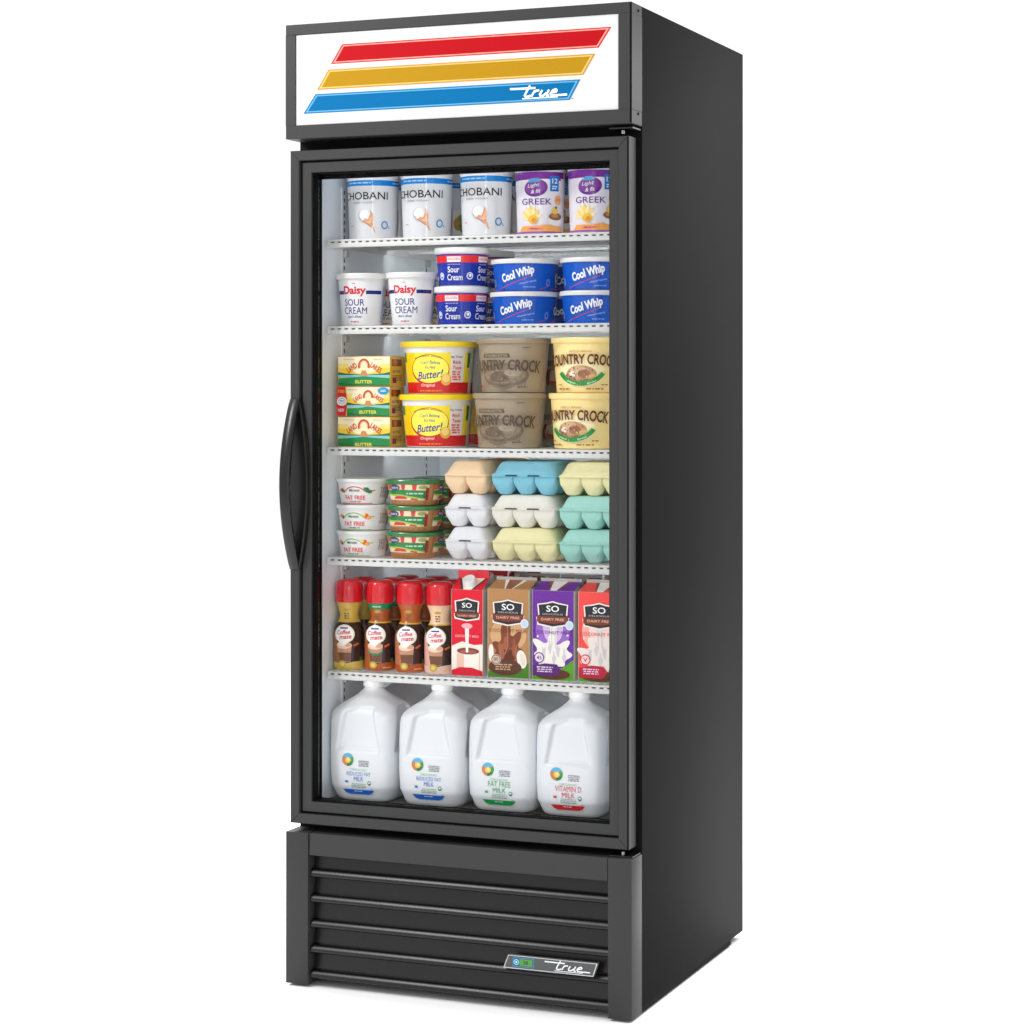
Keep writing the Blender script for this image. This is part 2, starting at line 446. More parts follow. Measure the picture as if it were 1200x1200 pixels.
# hinges
for z, up in ((1.5605, 1), (.2860, -1)):
    h = empty('hinge'); h.parent = FR
    zz = 1.5600 if up > 0 else .2845
    bm = bmesh.new(); bx(bm, .640, .684, -.046, .0005, zz+(.012 if up > 0 else 0.0002), zz+(.0155 if up > 0 else .0030), .0008)
    finish('hinge_plate', bm, BLKGLOSS, h)
    bm = bmesh.new(); tube(bm, (.664, -.040, zz+.0035), (.664, -.040, zz+.0095), .0030, 14)
    finish('hinge_pin', bm, mat('hinge_metal', (.22, .22, .22), .3, metal=1), h, 40)

# base
for a, b_ in ((0, .0468), (.6415, Wd)): box('base_post', (a, b_, HY, -.0005, .0005, .2845), BLACK, FR, .0012)
bm = bmesh.new()
bx(bm, .0480, .6403, -.0545, -.0010, .2425, .2840, .0015)
finish('grille_cap', bm, BLACK, FR)
bm = bmesh.new(); bx(bm, .0470, .6413, -.0250, -.0006, .006, .2423)
finish('grille_back', bm, RUBBER, FR)
for k in range(5):
    z0 = .2075-.0472*k
    pr = [(-.0262, z0+.0370), (-.0285, z0+.0370), (-.0330, z0+.0088)] + [(y, z0+z) for y, z in ((-.0360, .0082), (-.0400, .0084), (-.0432, .0080), (-.0458, .0066), (-.0477, .0047), (-.0493, .0026), (-.0505, .0004), (-.0511, -.0018), (-.0507, -.0040), (-.0492, -.0057), (-.0470, -.0066), (-.0400, -.0068), (-.0262, -.0060))]
    bm = bmesh.new()
    A = [bm.verts.new((.0485, y, z)) for y, z in pr]; B = [bm.verts.new((.6400, y, z)) for y, z in pr]
    n = len(pr)
    for j in range(n): bm.faces.new((A[j], A[(j+1) % n], B[(j+1) % n], B[j]))
    bm.faces.new(A); bm.faces.new(list(reversed(B))); bmesh.ops.recalc_face_normals(bm, faces=bm.faces[:])
    finish('louver', bm, BLKGLOSS, FR, 28)
# badge with controller display
pl = [(.4424, .0722), (.6150, .0722), (.6232, .0962), (.4520, .0962)]
bm = bmesh.new()
A = [bm.verts.new((x, -.0590, z)) for x, z in pl]; B = [bm.verts.new((x, -.050, z)) for x, z in pl]
bm.faces.new(A); bm.faces.new(list(reversed(B)))
for j in range(4): bm.faces.new((A[j], B[j], B[(j+1) % 4], A[(j+1) % 4]))
bmesh.ops.recalc_face_normals(bm, faces=bm.faces[:])
bd = finish('badge', bm, mat('badge_metal', (.42, .42, .43), .35, metal=.8), FR)
d = Decal()
d.poly([(.4450, .0738), (.6138, .0738), (.6206, .0950), (.4528, .0950)], rgb(120, 122, 122))
d.poly([(.4457, .0742), (.6134, .0742), (.6201, .0946), (.4533, .0946)], rgb(58, 62, 62))
d.rect(.4610, .0762, .5020, .0928, rgb(40, 120, 170)); d.rect(.4622, .0774, .5008, .0916, rgb(26, 60, 78))
d.rect(.4740, .0785, .4990, .0905, rgb(58, 130, 40))
d.arc(.4680, .0845, .0052, .0052, .0016, 0, 360, rgb(110, 200, 240)); d.ell(.4680, .0845, .002, .002, rgb(150, 220, 250))
d.text('38', .4860, .0845, .0070, .010, rgb(20, 60, 20))
script_word(d, .5375, .0790, .0118, .0022, rgb(215, 218, 220))
d.build('badge_artwork', lambda u, v, o: Vector((u, -.0590-o, v)), bd, dx=None, base=.0002, m=INK)

# ================================================================== PRODUCTS
def mk_tub(name, body, bm_mat, lid, lid_mat, n=2.0, lidn=None):
    e = empty(name)
    b = bmesh.new(); prof(b, body, n); finish('tub', b, bm_mat, e, 35)
    b = bmesh.new(); prof(b, lid, lidn or n); finish('lid', b, lid_mat, e, 35)
    return e
def lidprof(z, r, t, inset=.004):
    return [(z, r-.0022), (z+.0004, r-.0004), (z+t*.35, r), (z+t*.75, r), (z+t-.0006, r-.0008), (z+t, r-.0025), (z+t-.0016, r-inset), (z+t-.0018, r-inset-.001)]

# --- yogurt with wooden spoon
def yogurt_white():
    body = [(0, .0430), (.0012, .0448), (.112, .0490), (.118, .0490)]
    e = mk_tub('yogurt_tub', body, WHITEPL, lidprof(.1175, .0512, .0145), WHITEPL)
    d = Decal(); R = .048
    d.rect(-pi*R*.999, .0035, pi*R*.999, .1165, rgb(226, 227, 230))
    blue = rgb(10, 128, 206)
    d.rect(-pi*R*.999, .1020, pi*R*.999, .1125, blue)
    d.fine(-.008, .1075, .060, .0026, rgb(150, 205, 240)); d.fine(.085, .1075, .05, .0026, rgb(150, 205, 240))
    d.text('CHOBANI', .001, .0830, .0145, .1000, rgb(24, 22, 24), bold=.006)
    d.text('GREEK YOGURT', .001, .0700, .0032, .046, rgb(120, 122, 126), bold=.0)
    # bowl of yogurt, splash and spoon
    d.ell(.003, .0440, .0125, .0135, rgb(205, 208, 213)); d.ell(.0045, .0455, .0105, .0115, rgb(240, 241, 243))
    d.poly([(.000, .0350), (.006, .0400), (.0115, .0385), (.016, .0480), (.0165, .0560), (.0215, .0470), (.0220, .0380), (.0205, .0330), (.0240, .0200), (.0265, .0120), (.0225, .0165), (.0160, .0265), (.0080, .0300)], rgb(226, 160, 120))
    d.poly([(.008, .0330), (.0150, .0370), (.0185, .0460), (.0190, .0360), (.0170, .0300)], rgb(240, 190, 150))
    d.stroke([(-.006, .0420), (.0, .0350), (.009, .0300), (.0170, .0240)], .0013, rgb(150, 130, 120))
    d.arc(.0450, .0275, .0072, .0078, .0024, 0, 360, rgb(30, 140, 205)); d.text('%', .0545, .0230, .0050, .0045, rgb(60, 150, 210))
    d.fine(-.024, .0260, .010, .0015, rgb(200, 120, 120))
    # back panel: fruit picture
    d.rect(.088, .010, .128, .060, rgb(240, 238, 232)); d.ell(.100, .034, .010, .013, rgb(200, 150, 70)); d.ell(.112, .028, .010, .012, rgb(110, 140, 50))
    d.ell(.106, .045, .007, .007, rgb(120, 150, 60)); d.ell(.116, .040, .005, .006, rgb(150, 60, 40)); d.rect(-.128, .004, -.085, .034, blue)
    d.build('label', tubsurf(body, 0, R), e, m=INKG); return e
# --- purple banded yogurt
def yogurt_purple():
    body = [(0, .0405), (.0012, .0425), (.112, .0458), (.118, .0458)]
    e = mk_tub('yogurt_tub', body, WHITEPL, lidprof(.1165, .0476, .0100), GREYLID)
    d = Decal(); R = .045; P = rgb(112, 36, 142)
    d.rect(-pi*R*.999, .0025, pi*R*.999, .1160, rgb(232, 228, 236))
    for k in range(2):
        x = k*pi*R-.0
        if k: x -= .0
        d.rect(x-.0700, .1040, x+.0700, .1160, P)
        if k == 0:
            d.poly([(-.045, .104), (.060, .104), (.060, .100), (.03, .1025), (-.045, .1005)], P)
        d.ell(x+.0080, .0860, .0225, .0160, P, rot=.12); d.ell(x+.006, .0875, .0195, .0130, rgb(134, 60, 160), rot=.12)
        d.poly([(x-.008, .0965), (x+.000, .1035), (x+.012, .1040), (x+.018, .0985), (x+.006, .0960)], rgb(80, 160, 214))
        d.text('Light', x+.004, .0900, .0085, .023, W, shear=.3, rot=.12); d.text('& fit', x+.008, .0800, .0070, .018, W, shear=.3, rot=.12)
        d.text('GREEK', x+.0090, .0610, .0115, .0590, rgb(104, 44, 140), bold=.008)
        d.rect(x+.0350, .0800, x+.0540, .1080, rgb(0, 120, 200)); d.text('12', x+.0445, .0990, .0090, .0110, W); d.fine(x+.0445, .0890, .013, .0022, W, 2)
        d.ell(x+.052, .0640, .0080, .0090, rgb(240, 172, 120)); d.fine(x+.052, .066, .011, .0016, rgb(200, 110, 60), 2)
        for a in range(7):
            an = radians(15+a*27); c, s = cos(an), sin(an)
            d.poly([(x-.001, .0270), (x-.001+c*.014-s*.0035, .030+s*.016+c*.0035), (x-.001+c*.0225, .030+s*.026), (x-.001+c*.014+s*.0035, .030+s*.016-c*.0035)], rgb(244, 214, 120) if a % 2 else rgb(248, 228, 160))
        d.ell(x+.003, .0280, .0095, .0080, rgb(240, 186, 60)); d.ell(x+.005, .0265, .0050, .0045, rgb(220, 150, 40))
        d.ell(x+.0470, .0265, .0155, .0105, rgb(240, 240, 242)); d.ell(x+.0470, .0335, .0145, .0068, rgb(140, 86, 50)); d.ell(x+.0450, .0350, .0080, .0035, rgb(190, 130, 70))
        d.ell(x+.0450, .0440, .0060, .0065, rgb(236, 196, 60)); d.ell(x+.047, .0500, .0025, .0025, rgb(60, 110, 50))
        d.poly([(x-.026, .0060), (x-.020, .0155), (x+.010, .0165), (x+.030, .0185), (x+.060, .0145), (x+.064, .0060)], rgb(246, 170, 80))
        d.poly([(x-.010, .0080), (x-.004, .0140), (x+.020, .0140), (x+.024, .0080)], rgb(240, 140, 110)); d.fine(x+.007, .0110, .024, .0020, rgb(150, 70, 120))
        d.rect(x-.0650, .0025, x+.0650, .0060, rgb(150, 90, 170))
    d.build('label', tubsurf(body, 0, R), e); return e
# --- white sour cream with blue band
def sour_white():
    body = [(0, .0350), (.0012, .0368), (.088, .0455), (.0905, .0458)]
    e = mk_tub('sour_cream_tub', body, WHITEPL, lidprof(.0890, .0498, .0110), WHITEPL)
    d = Decal(); R = .042
    d.rect(-pi*R*.999, .0030, pi*R*.999, .0840, rgb(232, 232, 234))
    bl = rgb(20, 40, 120)
    d.rect(-pi*R*.999, .0600, -.0195, .0670, bl); d.rect(.0260, .0600, .0600, .0670, bl); d.rect(.085, .0600, pi*R*.999, .0670, bl)
    d.text('Daisy', .0035, .0655, .0200, .0450, rgb(214, 30, 50), bold=.035, shear=.05)
    d.arc(.0035, .0775, .0030, .0040, .0010, 20, 160, rgb(220, 60, 80))
    d.text('SOUR', .0030, .0445, .0125, .0410, NAVY, bold=.004); d.text('CREAM', .0045, .0290, .0130, .0480, NAVY, bold=0)
    d.text("don't dilute", .003, .0180, .0050, .0300, rgb(70, 90, 160), shear=.3)
    d.fine(.003, .0080, .022, .0022, rgb(220, 90, 100)); d.rect(.062, .004, .078, .0800, rgb(214, 220, 234))
    for k in range(3): d.items.append(([[(.0645+.004*k+j*0, .008+i*.0042+k*.001) for j, i in ()] or [(.0645+.0045*k, .006), (.0665+.0045*k, .006), (.0665+.0045*k, .076), (.0645+.0045*k, .076)]], rgb(120+10*k, 134+8*k, 180), d.L)); d.L += 1
    d.build('label', tubsurf(body, 0, R), e); return e
# --- blue and red sour cream
def sour_blue():
    body = [(0, .0415), (.0012, .0435), (.0600, .0490), (.0640, .0492)]
    e = mk_tub('sour_cream_tub', body, WHITEPL, lidprof(.0615, .0530, .0110), WHITEPL)
    d = Decal(); R = .047
    d.rect(-pi*R*.999, .0015, pi*R*.999, .0600, rgb(14, 44, 158)); d.rect(-pi*R*.999, .0440, pi*R*.999, .0575, rgb(226, 34, 40))
    for k in range(-2, 3):
        x = k*.0590+.001
        if abs(x)+.02 > pi*R: continue
        d.rect(x-.0130, .0450, x+.0130, .0550, W); d.text('KNUDSEN', x, .0505, .0052, .0220, rgb(214, 40, 60))
        d.fine(x, .0405, .026, .0016, rgb(150, 170, 220))
        d.text('Sour', x-.001, .0310, .0115, .0230, W, bold=.015); d.text('Cream', x+.001, .0165, .0115, .0300, W, bold=.01)
        d.ell(x+.0300, .0190, .0062, .0068, rgb(230, 234, 244)); d.ell(x+.0300, .0190, .0045, .005, rgb(60, 90, 180)); d.ell(x+.0305, .0200, .0026, .0030, W)
    d.build('label', tubsurf(body, 0, R), e); return e
# --- blue whipped topping
def whip():
    body = [(0, .0540), (.0012, .0560), (.0500, .0608), (.0530, .0610)]
    e = mk_tub('whipped_topping_tub', body, BLUEPL, lidprof(.0515, .0650, .0090), GREYLID)
    d = Decal(); R = .060
    d.rect(-pi*R*.999, .0010, pi*R*.999, .0510, rgb(0, 82, 186))
    for x in (0.006, -pi*R*.62, pi*R*.66):
        d.stroke([(x-.045, .0035), (x-.010, .0150), (x+.030, .0290)], .0012, rgb(196, 40, 90))
        d.text('Cool Whip', x+.0003, .0298, .0215, .0680, rgb(20, 40, 140), bold=.06, shear=.1, rot=.27)
        d.text('Cool Whip', x-.0003, .0305, .0205, .0670, rgb(236, 240, 248), bold=.040, shear=.1, rot=.27)
        d.text('whipped topping', x+.020, .0170, .0042, .034, rgb(150, 180, 236), rot=.20)
        d.fine(x+.024, .0080, .024, .0018, rgb(120, 160, 230))
        d.ell(x+.0640, .0160, .0050, .0070, rgb(110, 150, 220)); d.ell(x+.0640, .0165, .0030, .0045, rgb(40, 90, 190))
        d.stroke([(x+.045, .004), (x+.066, .0100)], .0010, rgb(196, 40, 90))
    d.build('label', tubsurf(body, 0, R), e); return e
# --- butter packs
def butter(kind):
    e = empty('butter_box'); w, dp, h = .1120, .0650, .0570
    b = bmesh.new(); bx(b, -w/2, w/2, -dp/2, dp/2, 0, h, .0008, 1)
    finish('carton', b, mat('butter_card', rgb(214, 172, 60), .42), e, 40)
    d = Decal(); X = w/2-.001; x0 = -X+(.021 if kind == 1 else 0); c = (x0+X)/2
    d.rect(-X, .001, X, h-.001, rgb(250, 206, 60)); d.rect(-X, .034, X, h-.001, rgb(252, 222, 120)); d.ell(c, .040, .034, .0165, rgb(252, 236, 190)); d.rect(x0, h-.014, X, h-.001, rgb(250, 234, 200))
    d.poly([(x0, .0200), (x0, .0270), (x0+.014, .0245), (c-.012, .0225), (c+.012, .0225), (X-.014, .0245), (X, .0270), (X, .0200)], rgb(36, 110, 60))
    d.rect(x0, .0170, X, .0215, rgb(130, 200, 220))
    d.poly([(x0, .001), (x0, .0155), (x0+.025, .0165), (c, .0190), (X-.02, .0165), (X, .0155), (X, .001)], rgb(28, 140, 70))
    d.poly([(x0, .001), (x0, .008), (x0+.03, .004), (X, .003), (X, .001)], rgb(20, 112, 56))
    f_ = .84 if kind == 1 else 1
    d.arc(c, .0385, .0125*f_, .0140*f_, .0034, -20, 200, rgb(200, 70, 34)); d.arc(c, .0385, .0085*f_, .0100*f_, .0012, -20, 200, rgb(236, 150, 90))
    d.text('LAND', c-.0255*f_, .0350, .0110*f_, .0225*f_, rgb(204, 60, 26), bold=.02, rot=.55); d.text('LAKES', c+.0260*f_, .0350, .0110*f_, .0250*f_, rgb(204, 60, 26), bold=.02, rot=-.55)
    d.poly([(c-.008, .020), (c-.004, .0300), (c+.004, .0300), (c+.009, .020)], rgb(216, 140, 90))
    d.text('BUTTER', c, .0085 if kind != 2 else .0045, .0062, .036, rgb(246, 226, 90), bold=.02)
    d.fine(c-.032, h-.0060, .024, .0012, rgb(190, 170, 110)); d.fine(c+.030, h-.0060, .024, .0012, rgb(190, 170, 110))
    if kind == 1:
        d.poly([(-X, .001), (-X, h-.001), (-X+.018, h-.001), (-X+.022, .030), (-X+.019, .001)], rgb(204, 32, 40))
        d.ell(-X+.011, .0290, .0105, .0085, W); d.arc(-X+.011, .0290, .0075, .006, .001, 0, 360, rgb(80, 80, 80)); d.fine(-X+.011, .0305, .009, .0014, rgb(60, 60, 60), 2)
        d.text('100', -X+.010, .0480, .0060, .013, rgb(246, 180, 50)); d.text('NEW', -X+.010, .0120, .0060, .0120, W)
        d.ell(X-.012, h-.0085, .0115, .0068, rgb(30, 150, 210)); d.fine(X-.012, h-.007, .013, .0013, W, 2)
    d.build('label', flatsurf(0, -dp/2, 0), e, dx=None)
    d = Decal(); Y = dp/2-.001
    d.rect(-Y, .001, Y, h-.001, (rgb(206, 168, 50), rgb(222, 186, 110), rgb(212, 176, 70))[kind])
    d.rect(-Y+.004, h-.019, Y-.018, h-.006, rgb(110, 70, 30)); d.ell(-Y+.018, h-.012, .009, .0055, rgb(200, 90, 40)); d.text('BUTTER', -.008, .028, .005, .030, rgb(90, 60, 20)); d.fine(-.005, .020, .045, .0016, rgb(120, 80, 30), 4)
    d.rect(-Y+.006, .006, -Y+.022, .016, rgb(110, 40, 60))
    d.build('side_label', sidesurf(w/2, 0, 0), e, dx=None)
    return e
# --- yellow-lid spread
def spread_yellow():
    body = [(0, .0545), (.0015, .0570), (.088, .0655), (.091, .0655)]
    e = mk_tub('spread_tub', body, WHITEPL, lidprof(.0890, .0712, .0105, .006), YELLOWPL, n=2.25)
    d = Decal(); R = .062; rd = rgb(206, 20, 26); yl = rgb(250, 222, 30)
    d.rect(-.0560, .002, .1000, .0780, rgb(236, 232, 226)); d.rect(-.0560, .002, .1000, .0225, rd)
    for s, c in ((-1, 0),):
        d.rect(-.0560, .0225, .0480, .0780, yl)
    d.rect(-.0560, .060, -.045, .078, rgb(60, 140, 60)); d.poly([(-.045, .0225), (-.0250, .0225), (-.033, .05), (-.02, .078), (-.0450, .078)], rgb(244, 200, 20))
    d.ell(.0080, .0460, .0380, .0290, rd); d.ell(.0085, .0475, .0360, .0262, rgb(252, 240, 80))
    d.text("I Can't Believe", .0090, .0605, .0068, .0400, rgb(40, 50, 150), bold=.01, shear=.2, arc=.12)
    d.text("It's Not", .0100, .0510, .0060, .0210, rgb(40, 50, 150), bold=.01, shear=.2)
    d.text('Butter!', .0090, .0370, .0150, .0520, rgb(30, 40, 150), bold=.015, shear=.35, rot=.10)
    d.text('Original', .0050, .0165, .0070, .0290, rgb(250, 220, 210), bold=.01, shear=.2)
    d.text("It's buttery smooth", .006, .0720, .0040, .054, rgb(60, 70, 60), arc=.07)
    d.ell(.0400, .0275, .0100, .0110, rgb(232, 168, 60)); d.ell(.0400, .0300, .0070, .0075, rgb(246, 210, 110))
    d.fine(.010, .0065, .060, .0022, rgb(250, 150, 60))
    d.text('0g Trans', .0600, .0700, .0046, .0240, rgb(30, 50, 140)); d.text('Rich', .0600, .0600, .0065, .0160, rd); d.text('Taste', .0610, .0500, .0065, .0190, rd)
    d.fine(.0610, .0420, .022, .0028, rgb(224, 90, 90), 4, 1.7)
    d.rect(.0780, .0225, .0860, .0780, rgb(246, 220, 40)); d.rect(.0860, .0500, .0960, .0780, rgb(40, 130, 60)); d.rect(.0860, .0225, .0960, .0500, rgb(240, 220, 60))
    d.build('label', lambda u, v, o: _sq(body, u, v, o, R, 2.25), e); return e
def _sq(pts, u, v, off, R, n):
    f = tubsurf(pts, 0, R)(u, v, 0); r = sqrt(f.x*f.x+f.y*f.y); t = atan2(f.x, -f.y)
    # point of the superellipse in direction t
    k = (abs(sin(t))**n+abs(cos(t))**n)**(-1/n)
    rr = r*k+off
    return Vector((rr*sin(t), -rr*cos(t), v))
# --- crock spreads
def crock(kind):
    body = [(0, .0570), (.0015, .0595), (.088, .0660), (.094, .0662)]
    taupe = kind == 'taupe'
    e = mk_tub('spread_tub', body, TAUPE if taupe else CREAMPL, lidprof(.0915, .0700, .0105, .006), TAUPE if taupe else CREAMPL)
    d = Decal(); R = .0630
    if taupe:
        dk, mid = rgb(84, 66, 52), rgb(122, 106, 88)
        d.poly([(-.042, .0655), (-.040, .0730), (.016, .0730), (.018, .0655)], rgb(92, 76, 62)); d.text('SPREADABLE BUTTER', -.012, .0692, .0040, .050, rgb(180, 166, 144))
        d.ell(.0040, .0330, .0500, .0215, mid); d.ell(.0040, .0350, .0440, .0180, rgb(142, 126, 106)); d.ell(-.005, .0300, .0200, .0100, rgb(112, 94, 78)); d.ell(.022, .0380, .0160, .0070, rgb(166, 152, 130))
        Rn = random.Random(5)
        for k in range(46):
            a = Rn.uniform(0, 6.28); q = Rn.uniform(.2, 1); px = .004+.046*q*cos(a); py = .034+.0190*q*sin(a); L_ = Rn.uniform(.003, .009)
            d.stroke([(px-L_/2, py+Rn.uniform(-.002, .002)), (px, py+.0012), (px+L_/2, py+Rn.uniform(-.002, .002))], .0008, Rn.choice([rgb(98, 80, 64), rgb(110, 92, 76), rgb(176, 162, 138), rgb(132, 114, 94)]))
        for k in range(16): d.stroke([(-.04+k*.0055, .0145-.0035*sin(k)), (-.036+k*.0055, .021+.004*cos(k*1.7))], .0010, rgb(108, 92, 74))
        d.poly([(-.020, .0130), (.006, .0050), (.030, .0130), (.006, .0100)], mid)
        d.text('COUNTRY CROCK', .0010, .0520, .0190, .1480, dk, bold=.030, arc=.60, grow=.25)
        d.fine(-.044, .0120, .008, .0026, rgb(190, 60, 50)); d.fine(.040, .0110, .020, .0022, dk); d.fine(.046, .0840, .016, .0016, dk)
    else:
        dk = rgb(96, 44, 26)
        d.ell(.0040, .0370, .0460, .0260, rgb(252, 236, 184)); d.ell(.0040, .0340, .0300, .0165, rgb(196, 150, 112)); d.ell(.0000, .0400, .0180, .0090, rgb(214, 176, 136)); d.ell(.0100, .0350, .0120, .0080, rgb(160, 108, 76)); d.ell(-.012, .0350, .0070, .0050, rgb(244, 230, 214)); d.ell(.0260, .0300, .0080, .0050, rgb(226, 180, 110))
        Rn = random.Random(6)
        for k in range(34):
            a = Rn.uniform(0, 6.28); q = Rn.uniform(.1, 1); px = .004+.028*q*cos(a); py = .0345+.0145*q*sin(a)
            d.ell(px, py, Rn.uniform(.0010, .0030), Rn.uniform(.0006, .0018), Rn.choice([rgb(150, 100, 70), rgb(218, 184, 146), rgb(176, 128, 92), rgb(128, 78, 54)]), 8, Rn.uniform(0, 3))
        d.arc(.0040, .0520, .0500, .0390, .0085, 205, 262, rgb(44, 146, 66)); d.arc(.0040, .0520, .0500, .0390, .0085, 264, 333, rgb(44, 146, 66))
        d.text('Original', -.014, .0195, .0045, .018, rgb(220, 240, 210), rot=-.30, shear=.2); d.text('Spread', .0240, .0195, .0045, .018, rgb(220, 240, 210), rot=.32, shear=.2)
        d.text('SHEDDS SPREAD', .0040, .0760, .0032, .040, rgb(170, 110, 60))
        d.text('COUNTRY CROCK', .0040, .0620, .0180, .1380, dk, bold=.030, arc=.45, grow=.25)
        d.fine(-.030, .0075, .030, .0024, rgb(150, 90, 50)); d.fine(.030, .0075, .040, .0024, rgb(150, 90, 50)); d.fine(-.040, .015, .012, .002, rgb(150, 90, 50)); d.fine(.048, .015, .012, .002, rgb(150, 90, 50))
    # seal on the far side
    d.text('COUNTRY CROCK', pi*R*.78-.02, .0560, .0110, .0600, dk, bold=.012); d.ell(pi*R*.78-.02, .0300, .024, .0150, rgb(180, 80, 50) if taupe else rgb(60, 150, 70)); d.ell(pi*R*.78-.02, .0330, .020, .0110, rgb(190, 176, 150))
    d.build('label', tubsurf(body, 0, R), e); return e
# --- fat free dip
def dip(kind):
    body = [(0, .0405), (.0012, .0425), (.0410, .0492), (.0430, .0494)]
    e = mk_tub('dip_tub', body, WHITEPL, lidprof(.0420, .0520, .0072), WHITEPL)
    d = Decal(); R = .046; grn = rgb(120, 190, 60); rd = rgb(214, 50, 40); ln = rd if kind == 0 else grn
    d.arc(.002, .0190, .0225, .0160, .0018, 25, 155, ln); d.stroke([(-.038, .0270), (-.028, .0262), (-.018, .0260)], .0016, ln); d.stroke([(.022, .0260), (.032, .0262), (.042, .0270)], .0016, ln)
    c1, c2 = (rgb(210, 40, 36), rgb(40, 120, 50)) if kind == 0 else (rgb(240, 140, 40), rgb(230, 70, 50))
    d.ell(-.027, .0270, .0050, .0042, c1); d.ell(-.022, .0255, .0030, .0036, rgb(60, 140, 50)); d.ell(.026, .0280, .0042, .0050, c2); d.ell(.031, .0250, .0046, .0036, rgb(240, 160, 40) if kind else rgb(40, 120, 50)); d.ell(.022, .0305, .0028, .0028, rgb(246, 210, 50) if kind else rgb(40, 130, 60))
    d.text('Marzetti', .002, .0275, .0048, .0210, rgb(50, 80, 50), shear=.3)
    d.text('FAT FREE', .002, .0135, .0080, .0420, rgb(226, 60, 70), bold=.015); d.text('CARAMEL DIP' if kind == 1 else 'VEGGIE DIP', .002, .0060, .0028, .0240, rgb(60, 70, 60))
    d.rect(-.035, .0018, .038, .0030, ln)
    d.rect(.050, .004, .075, .034, rgb(225, 226, 226)); d.fine(.062, .032, .020, .0014, rgb(100, 110, 110), 8)
    d.rect(.080, .010, .100, .034, rgb(60, 130, 70)); d.ell(.090, .020, .006, .006, rgb(240, 190, 50))
    d.build('label', tubsurf(body, 0, R), e); return e
# --- hummus-like tub with green lid
def hummus():
    body = [(0, .0395), (.0012, .0420), (.0400, .0505), (.0420, .0508)]
    e = mk_tub('dip_tub', body, TANPL, lidprof(.0410, .0535, .0080, .006), GREENLID, n=2.6)
    d = Decal(); R = .050; X = .056
    for k in range(2):
        c = 0 if k == 0 else .100
        x0, x1 = c-.044, c+.044
        d.rect(x0, .0110, x1, .0400, rgb(236, 214, 178))
        for i, px in enumerate((-.040, -.006, .016)):
            d.poly([(c+px-.002, .0300), (c+px-.003, .0400), (c+px+.006, .0400), (c+px+.004, .0300)], rgb(206, 50, 50))
        d.rect(c-.044, .0310, c-.030, .0400, rgb(190, 90, 50)); d.ell(c+.033, .0350, .0080, .0035, rgb(150, 160, 80))
        d.poly([(c-.044, .0220), (c-.044, .0290), (c-.010, .0305), (c+.044, .0290), (c+.044, .0130), (c+.010, .0170), (c-.015, .0215)], rgb(24, 124, 60))
        d.poly([(c-.044, .0205), (c-.044, .0225), (c-.010, .0215), (c+.030, .0150), (c+.044, .0135), (c+.044, .0115), (c+.015, .0145)], rgb(160, 190, 60))
        d.poly([(c-.028, .0130), (c-.020, .0195), (c-.002, .0180), (c+.003, .0130)], rgb(206, 44, 40)); d.poly([(c+.008, .0120), (c+.012, .0150), (c+.024, .0130), (c+.024, .0110)], rgb(206, 60, 44))
        d.ell(c-.022, .0345, .0110, .0058, rgb(70, 60, 96)); d.text('Sabra', c-.022, .0345, .0042, .015, rgb(220, 214, 230), shear=.2)
        d.fine(c+.018, .0235, .034, .0024, rgb(190, 226, 190)); d.rect(c+.038, .0110, c+.044, .0340, rgb(150, 40, 40))
        for i in range(8): d.stroke([(c-.04+i*.011, .0030), (c-.036+i*.011, .0085)], .0009, rgb(150, 96, 54))
    d.build('label', lambda u, v, o: _sq(body, u, v, o+.0003, R, 2.6), e); return e
# --- egg cartons
def eggs(nx, ny, m, slots=True):
    e = empty('egg_carton'); p = .0420; w = nx*p/2; dd = ny*p/2; h0 = .0340
    b = bmesh.new()
    for i in range(nx):
        for j in range(ny):
            cx = (i-(nx-1)/2)*p; cy = (j-(ny-1)/2)*p
            loft(b, [(0, .0085, .0085, 2.3, cx, cy), (.0008, .0112, .0112, 2.3, cx, cy), (.003, .0138, .0138, 2.4, cx, cy), (.007, .0163, .0163, 2.5, cx, cy), (.0115, .0185, .0185, 2.8, cx, cy), (.016, .0201, .0201, 3.6, cx, cy), (.0195, .0210, .0210, 6, cx, cy), (.026, .0214, .0214, 9, cx, cy), (h0, .0217, .0217, 10, cx, cy)], 36, cap1=False)
    finish('egg_tray', b, m, e, 60)
    b = bmesh.new()
    loft(b, [(h0-.0006, w+.0005, dd+.0005, 14), (h0-.0004, w+.0040, dd+.0040, 14), (h0+.0008, w+.0043, dd+.0043, 14), (h0+.0014, w+.0038, dd+.0038, 14)], 96)
    finish('rim', b, m, e, 50)
    b = bmesh.new()
    loft(b, [(h0+.0012, w+.0034, dd+.0034, 12), (h0+.0034, w+.0030, dd+.0030, 12), (h0+.0042, w+.0010, dd+.0010, 10), (h0+.0150, w-.0035, dd-.0035, 8), (h0+.0210, w-.0060, dd-.0060, 7), (h0+.0245, w-.0088, dd-.0088, 7), (h0+.0263, w-.0120, dd-.0120, 7), (h0+.0270, w-.0160, dd-.0160, 7)], 96)
    finish('lid', b, m, e, 40)
    if slots:
        d = Decal(); k = 1 if nx == 2 else 2
        for i in range(k):
            cx = (i-(k-1)/2)*.044
            d.poly([(cx-.0130, h0+.0008), (cx+.0130, h0+.0008), (cx+.0110, h0+.0034), (cx-.0110, h0+.0034)], rgb(60, 62, 70) if slots == 1 else rgb(16, 50, 90))
        d.build('latch_slot', lambda u, v, o: Vector((u, -dd-.0044-o, v-.0006)), e, dx=None, m=INKM)
    return e
